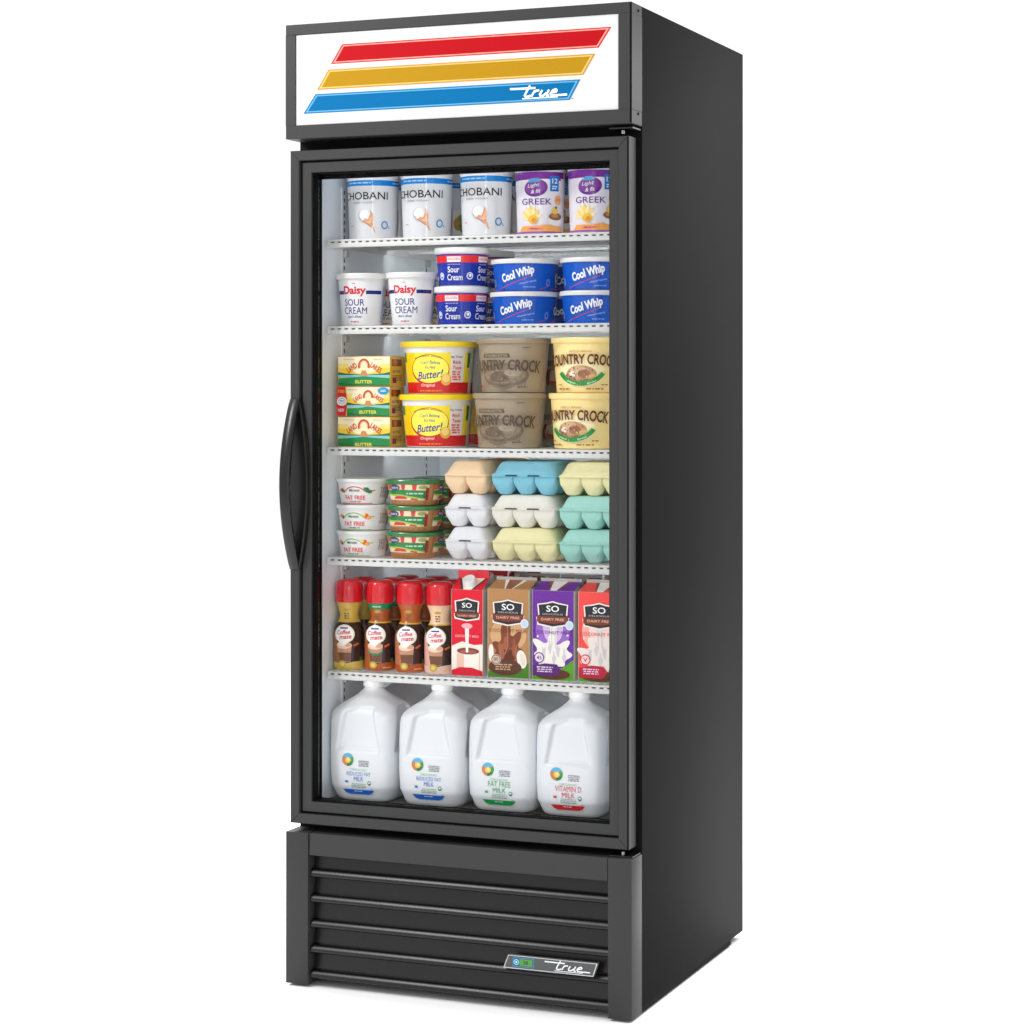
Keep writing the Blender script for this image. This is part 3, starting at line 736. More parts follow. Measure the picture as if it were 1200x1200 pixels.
# --- creamer bottles
def creamer(neck, base, band=None, art=None):
    prf = [(0, .0240), (.0015, .0268), (.006, .0282), (.040, .0288), (.068, .0287), (.076, .0280), (.083, .0260), (.089, .0228), (.094, .0196), (.098, .0180), (.102, .0174), (.107, .0177), (.115, .0196), (.1275, .0242), (.1285, .0240)]
    e = empty('creamer_bottle')
    b = bmesh.new(); prof(b, prf, 2, 64); finish('bottle', b, mat('creamer_sleeve_'+str(neck)[:9], base, .3), e, 50)
    b = bmesh.new(); prof(b, [(.1278, .0240), (.1284, .0258), (.1320, .0264), (.1540, .0260), (.1620, .0250), (.1675, .0228), (.1705, .0190), (.1716, .0130)], 2, 64)
    finish('cap', b, REDCAP, e, 40)
    d = Decal(); R = .028; dk = rgb(52, 24, 18)
    X = pi*R*.995
    d.rect(-X, .0930, X, .1272, neck)
    if band: d.rect(-X, .1165, X, .1272, band); d.fine(.004, .1215, .024, .0022, rgb(190, 230, 200))
    d.rect(-X, .0905, X, .0930, rgb(210, 170, 60))
    d.ell(.006, .1140 if not band else .1120, .0095, .0028, rgb(186, 150, 30)); d.fine(.006, .1070, .016, .0026, rgb(110, 60, 20), 3, 1.7)
    d.rect(-X, .0020, X, .0905, dk)
    d.poly([(-.030, .002), (-.030, .060), (-.022, .080), (-.010, .050), (-.006, .016), (-.002, .002)], art or rgb(150, 80, 50))
    # glass of coffee
    d.poly([(-.012, .0480), (.0180, .0480), (.0150, .0160), (-.0060, .0160)], rgb(190, 140, 110)); d.poly([(-.009, .0340), (.0165, .0340), (.0145, .0170), (-.0055, .0170)], rgb(110, 64, 40))
    d.ell(.0030, .0480, .0150, .0070, rgb(236, 200, 176)); d.ell(.0000, .0510, .0080, .0050, rgb(246, 224, 206)); d.ell(.0110, .0490, .0060, .0045, rgb(214, 160, 130))
    if band: d.arc(.003, .040, .016, .010, .0035, 190, 350, rgb(20, 130, 80))
    # white drop logo
    d.poly([(.003+.0205*cos(radians(a)), .0690+.0180*sin(radians(a))) for a in range(-40, 221, 12)] + [(-.0040, .0520), (.003, .0450), (.010, .0520)], rgb(236, 226, 200))
    d.poly([(.003+.0180*cos(radians(a)), .0692+.0155*sin(radians(a))) for a in range(-40, 221, 12)] + [(-.0030, .0530), (.003, .0480), (.009, .0530)], rgb(248, 246, 244))
    d.rect(-.0050, .0790, .0110, .0818, rgb(30, 60, 150)); d.text('Coffee', .002, .0725, .0085, .0260, rgb(206, 30, 50), bold=.025, shear=.2, rot=.08); d.text('mate', .006, .0635, .0075, .0230, rgb(206, 30, 50), bold=.025, shear=.2, rot=.08)
    d.poly([(.020, .0480), (.030, .0530), (.032, .0500), (.022, .0450)], rgb(206, 96, 30))
    # bottom band
    d.poly([(-X, .002), (-X, .0140), (-.020, .0160), (.000, .0120), (.020, .0165), (.045, .0180), (X, .0140), (X, .002)], base)
    d.ell(.0000, .0120, .0075, .0070, rgb(196, 160, 50)); d.ell(.0, .0120, .0045, .0042, rgb(226, 200, 100)); d.fine(.026, .0070, .018, .0018, rgb(230, 190, 130))
    d.rect(.034, .018, .040, .024, rgb(40, 140, 50))
    d.build('label', tubsurf(prf, 0, R), e, dx=.0025, dy=.0030, base=.0003, eps=.00006); return e
# --- coconut milk cartons
def gable(kind):
    cols = {'red': rgb(214, 24, 48), 'brown': rgb(176, 128, 82), 'purple': rgb(104, 44, 148), 'pink': rgb(236, 76, 72)}
    c = cols[kind]; small = kind == 'red'
    w, dp, he, hr = (.0640, .0640, .1600, .1800) if small else (.0830, .0830, .1640, .1780)
    e = empty('milk_carton')
    b = bmesh.new()
    pts = {}
    def V(x, y, z): return b.verts.new((x, y, z))
    a = w/2; q = dp/2
    v = [V(-a, -q, 0), V(a, -q, 0), V(a, q, 0), V(-a, q, 0), V(-a, -q, he), V(a, -q, he), V(a, q, he), V(-a, q, he)]
    r0, r1 = V(-a+.001, 0, hr), V(a-.001, 0, hr)
    gl, gr = V(-a+.016, 0, hr-.008), V(a-.016, 0, hr-.008)
    for f in ((0, 3, 2, 1), (0, 1, 5, 4), (1, 2, 6, 5), (2, 3, 7, 6), (3, 0, 4, 7)): b.faces.new([v[i] for i in f])
    b.faces.new((v[4], v[5], r1, r0)); b.faces.new((v[6], v[7], r0, r1))
    b.faces.new((v[5], v[6], gr)); b.faces.new((v[5], gr, r1)); b.faces.new((v[6], r1, gr))
    b.faces.new((v[7], v[4], gl)); b.faces.new((v[4], r0, gl)); b.faces.new((v[7], gl, r0))
    bmesh.ops.recalc_face_normals(b, faces=b.faces[:])
    finish('carton_body', b, mat('carton_card_'+kind, rgb(204, 200, 192) if not small else rgb(190, 176, 168), .42), e)
    box('top_fold', (-a+.001, a-.001, -.0012, .0012, hr-.002, hr+(.0140 if small else .0060)), mat('red_card', cols['red'], .4) if small else SILVER, e)
    if small:
        b = bmesh.new(); loft(b, [(0, .0125, .0125, 2), (.004, .0128, .0128, 2), (.012, .0122, .0122, 2), (.0135, .0110, .0110, 2)], 32)
        n = Vector((0, -(hr-he), q)).normalized(); rot = Vector((0, 0, 1)).rotation_difference(n).to_matrix().to_4x4()
        bmesh.ops.transform(b, matrix=Matrix.Translation((0, -q*.52, he+(hr-he)*.48)) @ rot, verts=b.verts[:])
        finish('screw_cap', b, WHITEPL, e, 40)
    X = a-.0008; cream = rgb(236, 230, 222)
    d = Decal()
    k = w/.083; T = he
    d.rect(-X, .001, X, T, c)
    if kind == 'red':
        d.poly([(-X, .001), (X, .001), (X, .060), (.014, .058), (-.01, .064), (-X, .055)], rgb(240, 226, 216))
        d.rect(-.021, .010, .026, .046, rgb(228, 190, 170)); d.rect(-.006, .010, .024, .046, rgb(244, 232, 224)); d.ell(.002, .0470, .0255, .0080, rgb(230, 214, 206)); d.ell(.002, .0465, .0225, .0062, rgb(120, 60, 50)); d.ell(.002, .0455, .017, .0038, rgb(160, 90, 76))
        d.poly([(-.0022, .0440), (.0024, .0440), (.0042, .090), (-.0040, .090)], rgb(246, 240, 236)); d.ell(0, .0930, .0110, .0050, rgb(240, 170, 176))
        d.poly([(-X, .001), (X, .001), (X, .010), (.01, .0160), (-.015, .0160), (-X, .010)], cols['red'])
        d.text('COCONUT MILK', 0, .0740, .0042, .0480, rgb(250, 180, 184))
    elif kind == 'brown':
        d.ell(0, .080, .036, .030, rgb(206, 164, 118)); d.poly([(-X, .001), (X, .001), (X, .030), (.03, .022), (-X, .012)], rgb(70, 128, 30))
        ch = rgb(126, 66, 44)
        d.splash(0, .048, .0270, .0300, ch, 3, 7, .34, bias=.25); d.poly([(-.0055, .05), (.0055, .05), (.0045, .100), (-.0045, .100)], ch)
        d.splash(-.010, .050, .0085, .0200, rgb(158, 92, 66), 5, 4, .4); d.splash(.012, .048, .0070, .0180, rgb(150, 84, 58), 8, 4, .4); d.splash(.001, .040, .0100, .0120, rgb(96, 46, 32), 9, 5, .3)
        d.stroke([(-.0015, .098), (-.001, .060), (-.006, .045)], .0022, rgb(176, 110, 84)); d.stroke([(-.020, .060), (-.014, .045), (-.016, .034)], .0014, rgb(176, 110, 84)); d.stroke([(.018, .064), (.014, .048), (.020, .036)], .0014, rgb(176, 110, 84))
        d.ell(.027, .036, .0095, .0170, cream, rot=.2); d.ell(.029, .036, .0052, .012, rgb(226, 214, 200), rot=.2); d.ell(-.034, .046, .0050, .016, cream)
        d.ell(-.006, .020, .0330, .0150, rgb(92, 54, 38)); d.ell(-.024, .034, .0100, .0095, rgb(200, 184, 170)); d.arc(-.024, .034, .009, .0085, .0014, 0, 360, rgb(120, 80, 60)); d.text('80', -.024, .0345, .0065, .009, ch)
        d.fine(-.010, .0250, .038, .0024, rgb(200, 160, 130), 3)
    else:
        lite = rgb(150, 100, 190) if kind == 'purple' else rgb(246, 170, 160)
        d.ell(0, .092, .034, .036, lite); d.ell(0, .098, .020, .030, rgb(206, 180, 222) if kind == 'purple' else rgb(250, 214, 208))
        d.poly([(-X, .001), (X, .001), (X, .040), (.02, .024), (-X, .016)], rgb(84, 160, 36))
        mk = cream if kind == 'purple' else rgb(232, 222, 214)
        d.splash(-.002, .046, .0330, .0260, mk, 4 if kind == 'purple' else 6, 8, .34, bias=.18); d.poly([(-.0065, .05), (.0065, .05), (.0075, .102), (-.0060, .102)], mk)
        g1 = rgb(206, 200, 204)
        for k_, (qx, qy) in enumerate(((-.018, .050), (-.006, .060), (.010, .054), (.022, .044), (.002, .040))): d.splash(qx, qy, .0035, .0100, g1, k_, 4, .4)
        d.stroke([(-.003, .098), (-.002, .064), (-.008, .050)], .0013, g1); d.stroke([(.004, .095), (.005, .062), (.012, .048)], .0013, g1); d.ell(-.030, .080, .0018, .0022, mk); d.ell(.029, .084, .0022, .0022, mk)
        tone = rgb(86, 36, 112) if kind == 'purple' else rgb(186, 30, 56)
        d.ell(-.002, .0120, .0360, .0100, rgb(96, 48, 34)); d.poly([(-.040, .008), (-.040, .026), (-.015, .031), (.008, .030), (.016, .020), (.006, .008)], tone)
        d.ell(-.027, .041, .0098, .0098, tone); d.ell(-.027, .041, .0080, .0080, rgb(226, 210, 230) if kind == 'purple' else rgb(240, 200, 200)); d.text('45' if kind == 'purple' else 'V', -.027, .041, .0072, .0095, tone)
        d.fine(-.016, .0240, .034, .0022, rgb(226, 200, 230), 3)
    # badge
    s = .80 if small else 1.0; by = .126
    sh = lambda g: [(-.028*s-g, by+.012+g*.6), (-.026*s-g, by-.006-g), (-.030*s-g, by-.008-g), (-.028*s-g, by-.022*s-g), (0, by-.027*s-g), (.028*s+g, by-.022*s-g), (.030*s+g, by-.008-g), (.026*s+g, by-.006-g), (.028*s+g, by+.012+g*.6), (.012*s, by+.014+g), (0, by+.017+g), (-.012*s, by+.014+g)]
    d.poly(sh(.0025), cream); d.poly(sh(0), rgb(44, 44, 50))
    d.text('SO', 0, by+.0055, .0115*s, .0250*s, rgb(244, 244, 240), bold=.012); d.text('DELICIOUS', 0, by-.0045, .0030, .040*s, rgb(190, 190, 190), bold=0)
    d.poly([(-.031*s, by-.0085), (.031*s, by-.0085), (.031*s, by-.0190*s), (0, by-.0220*s), (-.031*s, by-.0190*s)], rgb(126, 58, 40)); d.text('DAIRY FREE', 0, by-.0140, .0046*s, .046*s, rgb(214, 180, 160))
    if not small:
        d.ell(.0330, by-.0240, .0080, .0085, rgb(216, 228, 240)); d.ell(.0330, by-.0240, .0060, .0065, rgb(190, 208, 228))
        d.text('COCONUT MILK', 0, .0880, .0060, .0740, {'brown': rgb(120, 70, 44), 'purple': rgb(90, 50, 130), 'pink': rgb(190, 60, 60)}[kind], bold=0)
    d.build('label', flatsurf(0, -q, 0), e, dx=None, m=INKM)
    # sloping roof artwork
    d = Decal(); L = sqrt(q*q+(hr-he)**2)-.001
    d.rect(-X, .0, X, L, c)
    if small:
        d.poly([(-.010, 0), (.010, 0), (.026, L), (-.026, L)], rgb(232, 222, 212)); d.poly([(-.012, 0), (-.008, 0), (-.024, L), (-.029, L)], rgb(90, 50, 44)); d.poly([(.012, 0), (.008, 0), (.024, L), (.029, L)], rgb(90, 50, 44))
    else:
        fc = {'brown': rgb(150, 92, 62), 'purple': rgb(232, 226, 226), 'pink': rgb(236, 226, 220)}[kind]; ec = cream if kind == 'brown' else rgb(140, 76, 56)
        d.poly([(-.008, 0), (.008, 0), (.022, L), (-.022, L)], ec); d.poly([(-.006, 0), (.006, 0), (.014, L), (-.014, L)], fc)
    n = Vector((0, -(hr-he), q)).normalized(); up = Vector((0, q, hr-he)).normalized()
    d.build('roof_label', lambda u, v2, o: Vector((u, -q, he))+up*(v2+.0004)+n*o, e, dx=None, m=INKM)
    return e
# --- milk jugs
def jug(kind):
    e = empty('milk_jug'); hw = .0650
    secs = []
    def wprof(z):
        P = [(0, .050), (.003, .055), (.008, .0590), (.020, .0635), (.030, .0675), (.060, .0690), (.120, .0688), (.150, .0680), (.163, .0662), (.171, .0625), (.1775, .0560), (.185, .0455), (.192, .0355), (.199, .0270), (.2045, .0215), (.2075, .0190), (.2100, .0184), (.2135, .0184)]
        for (a, ra), (b_, rb) in zip(P[:-1], P[1:]):
            if a <= z <= b_: return ra+(rb-ra)*(z-a)/(b_-a)
        return P[-1][1]
    zs = [0, .0012, .003, .0055, .008, .012, .018, .024, .030] + [.030+i*.004 for i in range(1, 30)] + [.150+i*.0025 for i in range(0, 25)] + [.2135]
    def npow(z): return 5.2 if z < .165 else max(2.0, 5.2-3.2*(z-.165)/.040)
    def dent(p):
        # arched hand-hold panels pressed into the front and both sides
        def amt(s, z, x):
            hw_ = .0475-.0170*max(0, min(1, (z-.095)/.080))
            top = .1800-.35*max(0, -x-.004)-.9*max(0, abs(x)-.034)
            lo = min((z-.093)/.008, 1); hi = min((top-z)/.007, 1); si = min((hw_-abs(x))/.0062, 1)
            f = max(0, min(lo, hi, si)); f = f*f*(3-2*f); return .0080*f
        q = p.copy()
        if p.y < -.030 and abs(p.x) < .055: q.y += amt(0, p.z, p.x)
        if p.x > .030 and abs(p.y) < .055: q.x -= amt(0, p.z, p.y)
        if p.x < -.030 and abs(p.y) < .055: q.x += amt(0, p.z, p.y)
        # shallow seam rings low on the body
        q.x *= 1-.006*math.exp(-((p.z-.034)/.0025)**2); q.y *= 1-.006*math.exp(-((p.z-.034)/.0025)**2)
        return q
    b = bmesh.new()
    # perimeter parameterised by angle of the superellipse point for even spacing
    seg = 180; rings = []
    for z in zs:
        w = wprof(z); n = npow(z); ring = []
        for k in range(seg):
            t = 2*pi*k/seg; kk = (abs(sin(t))**n+abs(cos(t))**n)**(-1/n)
            ring.append(b.verts.new(dent(Vector((w*kk*sin(t), -w*kk*cos(t), z)))))
        rings.append(ring)
    for A, B in zip(rings[:-1], rings[1:]):
        for k in range(seg): b.faces.new((A[k], A[(k+1) % seg], B[(k+1) % seg], B[k]))
    b.faces.new(list(reversed(rings[0]))); b.faces.new(rings[-1])
    finish('jug_body', b, JUGPL, e, 60)
    b = bmesh.new(); prof(b, [(.2110, .0200), (.2115, .0207), (.2150, .0209), (.2235, .0203), (.2252, .0192), (.2255, .0120)], 2, 48)
    finish('cap', b, WHITEPL, e, 40)
    d = Decal()
    col = {'reduced': rgb(60, 120, 200), 'free': rgb(40, 160, 90), 'vitamin': rgb(214, 50, 60)}[kind]
    bar = {'reduced': rgb(0, 98, 200), 'free': rgb(0, 152, 66), 'vitamin': rgb(214, 40, 44)}[kind]
    cx, cy, r = -.0205, .0795, .0122
    # quartered emblem
    for a0, cc in ((-30, rgb(60, 150, 60)), (90, rgb(90, 170, 210)), (210, rgb(200, 120, 60))):
        d.poly([(cx, cy)]+[(cx+r*cos(radians(a)), cy+r*sin(radians(a))) for a in range(a0-60, a0+61, 8)], cc)
    d.poly([(cx, cy)]+[(cx+r*cos(radians(a)), cy+r*sin(radians(a))) for a in range(-100, -20, 8)], rgb(24, 120, 60)); d.ell(cx+.0005, cy-.001, .0058, .0054, rgb(244, 190, 80)); d.ell(cx+.001, cy, .003, .003, rgb(250, 220, 130))
    d.fine(.0130, .0780, .026, .0016, rgb(130, 124, 128), 4, 1.9)
    d.text('ORGANIC', .0020, .0615, .0040, .0360, rgb(110, 180, 120), bold=-.01)
    if kind == 'reduced': d.text('REDUCED FAT', .0020, .0535, .0072, .0500, col, bold=-.005); d.text('MILK', .0020, .0440, .0085, .0200, col, bold=0)
    elif kind == 'free': d.text('FAT FREE', .0020, .0535, .0100, .0440, col, bold=-.005); d.text('MILK', .0020, .0420, .0090, .0260, col, bold=0)
    else: d.text('VITAMIN D', .0020, .0535, .0100, .0500, col, bold=-.005); d.text('MILK', .0020, .0420, .0090, .0250, col, bold=0)
    d.ell(-.0235, .0380, .0036, .0024, col); d.ell(.0240, .0370, .0038, .0042, rgb(40, 120, 90)); d.ell(.0240, .0378, .0028, .0018, rgb(200, 225, 210))
    d.fine(.002, .0345, .032, .0016, rgb(130, 160, 140), 3, 2.0); d.text('1 GALLON', .0280, .0255, .0018, .006, rgb(120, 120, 120))
    d.poly([(-.0330, .0235), (.0330, .0235), (.0270, .0165), (.0200, .0140), (-.0200, .0140), (-.0270, .0165)], bar); d.fine(.0, .0205, .020, .0016, rgb(200, 220, 240))
    def js(u, v, off):
        w = wprof(v)
        if abs(v-.0) >= 0: n = npow(v)
        y = -w*(max(0, 1-min(1, abs(u/w))**n))**(1/n)
        return Vector((u, y*(1-.006*math.exp(-((v-.034)/.0025)**2))-off-.0003, v))
    d.build('label', js, e, dx=.004, dy=.0025, eps=.00005)
    return e

def put(root, x, y, z, label, cat, group, rz=0.):
    root.location = (x, y, z); root.rotation_euler = (0, 0, rz); tag(root, label, cat, group); return root
R_ = radians
# ---------------- shelf 1: yogurts
z = SZ[0]; Gy = 'white yogurt tubs with a blue band on the top shelf'
t = put(yogurt_white(), .1095, .0915, z, 'white yogurt tub with blue band, leftmost on the top shelf', 'yogurt tub', Gy, 0)
dup(t, (.2225, .0920, z), 'white yogurt tub with blue band, second from the left on the top shelf', R_(1.5))
dup(t, (.3455, .0915, z), 'white yogurt tub with blue band beside the purple yogurt tubs', R_(-2))
dup(t, (.1140, .2000, z), 'white yogurt tub in the second row, behind the leftmost tub of the top shelf', R_(-50))
dup(t, (.2190, .2010, z), 'white yogurt tub in the second row, behind the second tub of the top shelf', R_(-72))
dup(t, (.3400, .2000, z), 'white yogurt tub in the second row, behind the tub beside the purple ones', R_(8))
Gp = 'purple banded yogurt tubs on the top shelf'
t = put(yogurt_purple(), .4555, .0890, z, 'white and purple yogurt tub with flower, beside the blue banded tubs', 'yogurt tub', Gp, 0)
dup(t, (.5600, .0895, z), 'white and purple yogurt tub with flower, at the right end of the top shelf', R_(2))
dup(t, (.4650, .1900, z), 'purple banded yogurt tub in the second row, behind the left purple tub', R_(-40))
dup(t, (.5650, .1900, z), 'purple banded yogurt tub in the second row, behind the right purple tub', R_(-20))
# ---------------- shelf 2
z = SZ[1]; Gd = 'white sour cream tubs with a dark blue band'
t = put(sour_white(), .0995, .0920, z, 'white sour cream tub with red and blue lettering, at the left end of its shelf', 'sour cream tub', Gd, 0)
t.location = (.0965, .0710, SZ[1])
dup(t, (.2015, .0710, z), 'white sour cream tub with red lettering, beside the two stacked blue sour cream tubs', R_(0))
dup(t, (.1000, .1950, z), 'white sour cream tub in the second row, behind the left one', R_(4))
dup(t, (.2010, .1950, z), 'white sour cream tub in the second row, behind the right one', R_(-4))
Gb = 'blue and red sour cream tubs stacked in a column'
t = put(sour_blue(), .2945, .0930, z, 'blue sour cream tub with red stripe, bottom of the stack of two', 'sour cream tub', Gb, R_(-1))
dup(t, (.2955, .0935, z+.0727), 'blue sour cream tub with red stripe, top of the stack of two', R_(3))
dup(t, (.2990, .2050, z), 'blue sour cream tub behind the front stack, bottom one', R_(20))
dup(t, (.3000, .2050, z+.0727), 'blue sour cream tub behind the front stack, top one', R_(33))
Gw = 'blue whipped topping tubs stacked two high'
t = put(whip(), .4175, .1045, z, 'blue whipped topping tub, bottom of the stack beside the sour cream', 'whipped topping tub', Gw, R_(-1))
dup(t, (.4195, .1040, z+.0607), 'blue whipped topping tub, top of the stack beside the sour cream', R_(1))
dup(t, (.5570, .1050, z), 'blue whipped topping tub, bottom of the stack at the right door edge', R_(-2))
dup(t, (.5580, .1045, z+.0607), 'blue whipped topping tub, top of the stack at the right door edge', R_(1))
for x, nm in ((.4240, 'left'), (.5630, 'right')):
    dup(t, (x, .2400, z), 'blue whipped topping tub in the second row, bottom of the %s rear stack' % nm, R_(40))
    dup(t, (x, .2400, z+.0607), 'blue whipped topping tub in the second row, top of the %s rear stack' % nm, R_(50))
# ---------------- shelf 3
z = SZ[2]; Gbt = 'butter boxes stacked three high'
put(butter(2), .1145, .0755, z, 'yellow and green butter box, bottom of the stack of three', 'butter box', Gbt, R_(-1))
put(butter(1), .1115, .0765, z+.0574, 'butter box with red end stripe and blue oval, middle of the stack', 'butter box', Gbt, R_(.6))
put(butter(0), .1150, .0755, z+.1148, 'yellow and green butter box, top of the stack of three', 'butter box', Gbt, R_(-1.5))
Gs = 'yellow lidded spread tubs stacked two high'
t = put(spread_yellow(), .2350, .1110, z, 'red and yellow spread tub with yellow lid, bottom of its stack', 'spread tub', Gs, R_(2))
dup(t, (.2395, .1115, z+.0997), 'red and yellow spread tub with yellow lid, top of its stack', R_(-1))
dup(t, (.2450, .2600, z), 'yellow lidded spread tub behind the front stack, bottom one', R_(60))
dup(t, (.2450, .2600, z+.0997), 'yellow lidded spread tub behind the front stack, top one', R_(-70))
Gt = 'taupe spread tubs stacked two high'
t = put(crock('taupe'), .3870, .1080, z, 'greyish brown spread tub with dark lettering, bottom of its stack', 'spread tub', Gt, R_(-3))
dup(t, (.3935, .1100, z+.1022), 'greyish brown spread tub with dark lettering, top of its stack', R_(0))
dup(t, (.3900, .2550, z), 'greyish brown spread tub behind the front stack, bottom one', R_(-75))
dup(t, (.3950, .2550, z+.1022), 'greyish brown spread tub behind the front stack, top one', R_(-80))
Gc = 'cream coloured spread tubs stacked two high'
t = put(crock('cream'), .5395, .1090, z, 'cream yellow spread tub with green ribbon, bottom of its stack', 'spread tub', Gc, R_(-9))
dup(t, (.5440, .1090, z+.0990 if False else z+.1022), 'cream yellow spread tub with green ribbon, top of its stack', R_(3))
# ---------------- shelf 4
z = SZ[3]; Gdp = 'white fat free dip tubs stacked three high'
put(dip(2), .0990, .0720, z, 'white dip tub with green arch, bottom of the white dip stack', 'dip tub', Gdp, R_(-4))
put(dip(1), .0985, .0725, z+.0494, 'white dip tub with green arch, middle of the white dip stack', 'dip tub', Gdp, R_(0))
put(dip(0), .0990, .0715, z+.0988, 'white dip tub with red arch, top of the white dip stack', 'dip tub', Gdp, R_(2))
Gh = 'tan dip tubs with green lids stacked three high'
t = put(hummus(), .2060, .0750, z, 'tan dip tub with green lid, bottom of the front green lidded stack', 'dip tub', Gh, R_(2))
dup(t, (.2055, .0755, z+.0492), 'tan dip tub with green lid, middle of the front green lidded stack', R_(1))
dup(t, (.2065, .0745, z+.0984), 'tan dip tub with green lid, top of the front green lidded stack', R_(3))
for k, nm in enumerate(('bottom', 'middle', 'top')):
    dup(t, (.2120, .1880, z+.0492*k), 'tan dip tub with green lid in the second row, %s of the rear stack' % nm, R_(-3*k))
Ge = 'egg cartons stacked three high in three columns'
hE = .0612
for k, (m, nm) in enumerate(((PWHITE, 'white foam egg carton, bottom of the left column of cartons'), (PWHITE, 'white foam egg carton, middle of the left column of cartons'), (PEACH, 'peach egg carton, top of the left column of cartons'))):
    put(eggs(2, 6, m, 1 if k < 2 else 0), (.3240, .3225, .3245)[k], .1700, z+hE*k, nm, 'egg carton', Ge, R_((0, .5, -1)[k]))
for k, (m, nm) in enumerate(((LEMON, 'yellow egg carton, bottom of the middle column of cartons'), (POFF, 'off-white egg carton, middle of the middle column of cartons'), (CYAN, 'bright blue egg carton, top of the middle column of cartons'))):
    put(eggs(3, 4, m, (0, 1, 2)[k]), (.4390, .4385, .4380)[k], .1300, z+hE*k, nm, 'egg carton', Ge, R_((.5, -.6, .4)[k]))
for k, (m, nm) in enumerate(((MINT, 'mint green egg carton, bottom of the right column of cartons'), (MINT, 'mint green egg carton, middle of the right column of cartons'), (LEMON, 'pale yellow egg carton, top of the right column of cartons'))):
    put(eggs(3, 4, m, 0), (.5725, .5730, .5720)[k], .1300, z+hE*k, nm, 'egg carton', Ge, R_((0, -.4, .3)[k]))
# ---------------- shelf 5
z = SZ[4]; Gcr = 'creamer bottles with red caps'
rows = [(.0742, .0600, 'yellow-necked', (rgb(206, 172, 70), rgb(206, 180, 80), None, rgb(150, 90, 40)), 2),
        (.1350, .0695, 'green-banded', (rgb(170, 84, 30), rgb(176, 80, 24), rgb(0, 130, 80), rgb(170, 90, 50)), 3),
        (.1985, .0700, 'orange-brown', (rgb(176, 88, 30), rgb(176, 80, 24), None, rgb(190, 110, 80)), 3),
        (.2600, .0695, 'pink-necked', (rgb(232, 196, 160), rgb(232, 190, 170), None, rgb(226, 170, 160)), 2)]
for x, y, nm, (nk, bs_, bd_, ar), n in rows:
    t = put(creamer(nk, bs_, bd_, ar), x, y, z, 'front row creamer bottle with red cap, the %s one' % nm, 'creamer bottle', Gcr, R_(random.uniform(-2, 2)))
    for k in range(1, n):
        dup(t, (x+.001, y+.0605*k, z), 'red capped creamer bottle in the %s row, behind the %s one' % (('second', 'third')[k-1], nm), R_(60+20*k))
Gm = 'coconut milk cartons on the fifth shelf'
t = put(gable('red'), .3270, .0755, z, 'red milk carton with white screw cap, beside the creamer bottles', 'milk carton', Gm, 0)
dup(t, (.3330, .1500, z), 'red gable milk carton in the second row, behind the front red one', 0)
dup(t, (.3700, .2260, z), 'red gable milk carton in the third row, showing above the brown one', 0)
t = put(gable('brown'), .4105, .0835, z, 'brown chocolate milk carton between the red and the purple carton', 'milk carton', Gm, 0)
dup(t, (.4200, .1750, z), 'brown milk carton in the second row, behind the front brown one', R_(-2))
t = put(gable('purple'), .4995, .0835, z, 'purple milk carton with white splash, between the brown and the pink one', 'milk carton', Gm, R_(-.5))
dup(t, (.5050, .1740, z), 'purple milk carton in the second row, behind the front purple one', R_(3))
t = put(gable('pink'), .5900, .0835, z, 'pinkish red milk carton with white splash at the right door edge', 'milk carton', Gm, R_(-.5))
dup(t, (.5920, .1750, z), 'pinkish red milk carton in the second row, at the right door edge', R_(-2))
# ---------------- deck: jugs
z = .3352; Gj = 'white milk jugs along the bottom of the fridge'
j1 = put(jug('reduced'), .1180, .0790, z, 'white milk jug with blue bottom stripe, at the left wall', 'milk jug', Gj, R_(-1))
dup(j1, (.2615, .0770, z), 'white milk jug with blue bottom stripe, beside the green striped jug', R_(1))
j3 = put(jug('free'), .4045, .0770, z, 'white milk jug with green lettering and green bottom stripe', 'milk jug', Gj, 0)
j4 = put(jug('vitamin'), .5385, .0770, z, 'white milk jug with red lettering and red bottom stripe', 'milk jug', Gj, R_(1))
for x, s, nm in ((.1170, j1, 'left wall jug'), (.2600, j1, 'second blue striped jug'), (.4030, j3, 'green striped jug'), (.5370, j4, 'red striped jug')):
    dup(s, (x, .2230, z), 'white milk jug in the second row, behind the %s' % nm, 0)

# ================================================================== CAMERA, LIGHT
cd = bpy.data.cameras.new('camera'); cam = bpy.data.objects.new('camera', cd); COL.objects.link(cam); scene.camera = cam
cam.location = (2.0153, -3.8312, 1.1079); cam.rotation_euler = (pi/2, 0, .3912)
cd.sensor_width = 36; cd.lens = 2663.44/1200*36; cd.shift_x = 0; cd.shift_y = -(600-458.8)/1200; cd.clip_end = 200; cd.clip_start = .05

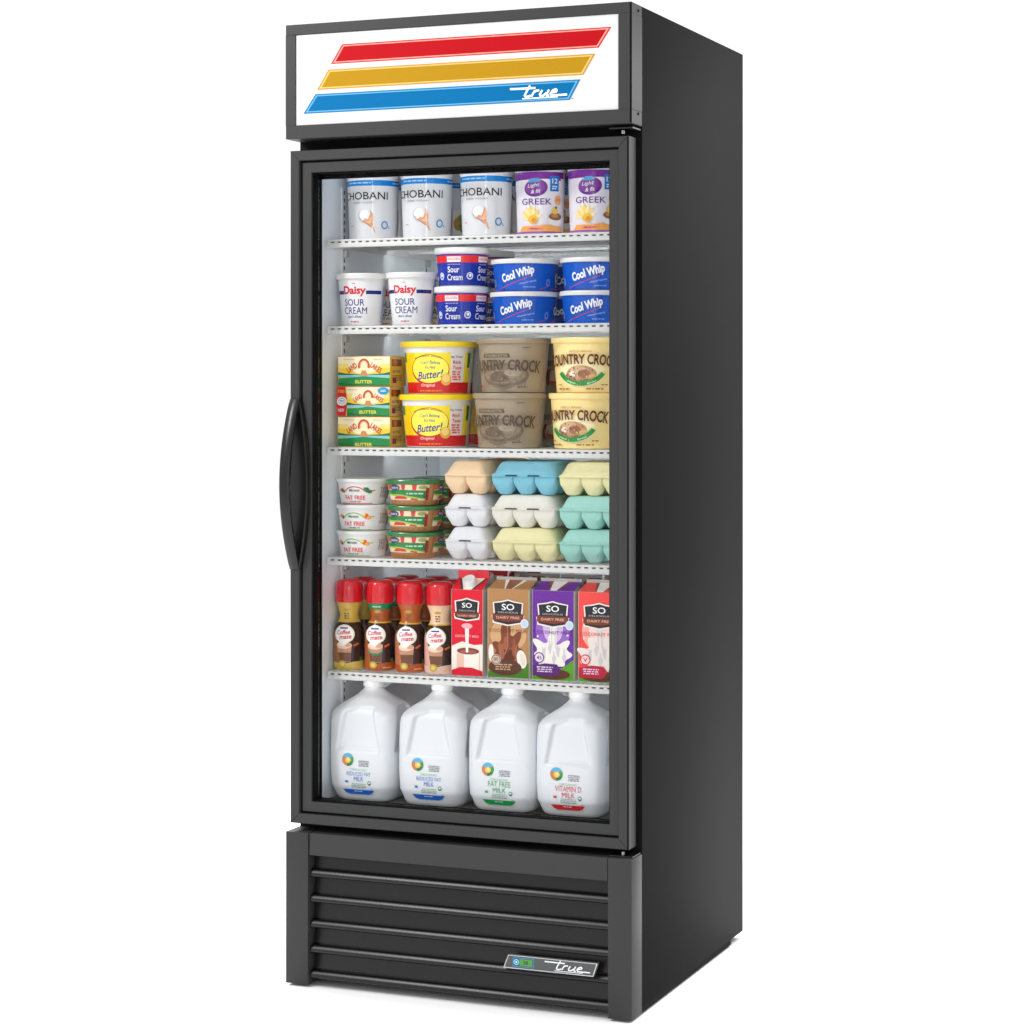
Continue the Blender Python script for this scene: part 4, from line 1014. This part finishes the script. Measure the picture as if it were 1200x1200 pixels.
wd = bpy.data.worlds.new('World'); scene.world = wd; wd.use_nodes = True
bg = wd.node_tree.nodes['Background']; bg.inputs[0].default_value = (1, 1, 1, 1); bg.inputs[1].default_value = 1.07
def area(name, loc, target, sx, sy, power, col=(1, 1, 1)):
    l = bpy.data.lights.new(name, 'AREA'); l.shape = 'RECTANGLE'; l.size = sx; l.size_y = sy; l.energy = power; l.color = col
    o = bpy.data.objects.new(name, l); COL.objects.link(o); o.location = loc
    o.rotation_euler = (Vector(target)-Vector(loc)).to_track_quat('-Z', 'Y').to_euler(); return o
area('softbox_overhead', (1.2, 1.2, 4.2), (1.2, 1.2, 0), 4, 3, 170)
area('softbox_rear_left', (-2.6, 1.8, 3.0), (-.6, .2, 0), 2.5, 2, 130)
area('softbox_front_left', (-.9, -1.7, 3.1), (.3, 0, 1.5), 1.0, 1.0, 14)
area('strip_left', (-1.35, -2.6, 3.0), (.2, 0, .2), .30, .5, 22)
area('strip_camera_side', (1.62, -3.30, 1.35), (.35, 0, 1.2), .12, 1.3, 9)
area('floor_fill_right', (1.75, 1.2, 1.7), (1.45, .8, 0), 1.3, 1.3, 15)  # added fill, washes out the cabinet's shadow on the floor to the right
area('floor_fill_left', (-1.5, .7, 1.7), (-.9, .3, 0), 1.2, 1.2, 18)  # added fill for the shadowed floor on the left
area('softbox_front_low', (-.72, -1.25, 2.15), (.15, -.05, .15), .22, .34, 13)
# unseen fill strips added to brighten the back wall, under the ceiling and under every shelf, one near the rail and one at mid depth
for i_, z_ in enumerate([1.5195]+[q-.0165 for q in SZ]):
    area('fill_strip', (.343, .0245, z_), (.343, .50, z_-.10), .56, .004, .05, (.97, .985, 1))
    area('fill_strip', (.343, .2700, z_), (.343, .54, z_-.06), .56, .006, .20, (.97, .985, 1))
scene.view_settings.view_transform = 'Standard'; scene.view_settings.look = 'None'; scene.view_settings.exposure = 0; scene.view_settings.gamma = 1
scene.view_settings.use_curve_mapping = False
scene.render.engine = 'CYCLES'; scene.cycles.max_bounces = 14; scene.cycles.diffuse_bounces = 10; scene.cycles.glossy_bounces = 6; scene.cycles.transparent_max_bounces = 12
scene.cycles.use_denoising = True
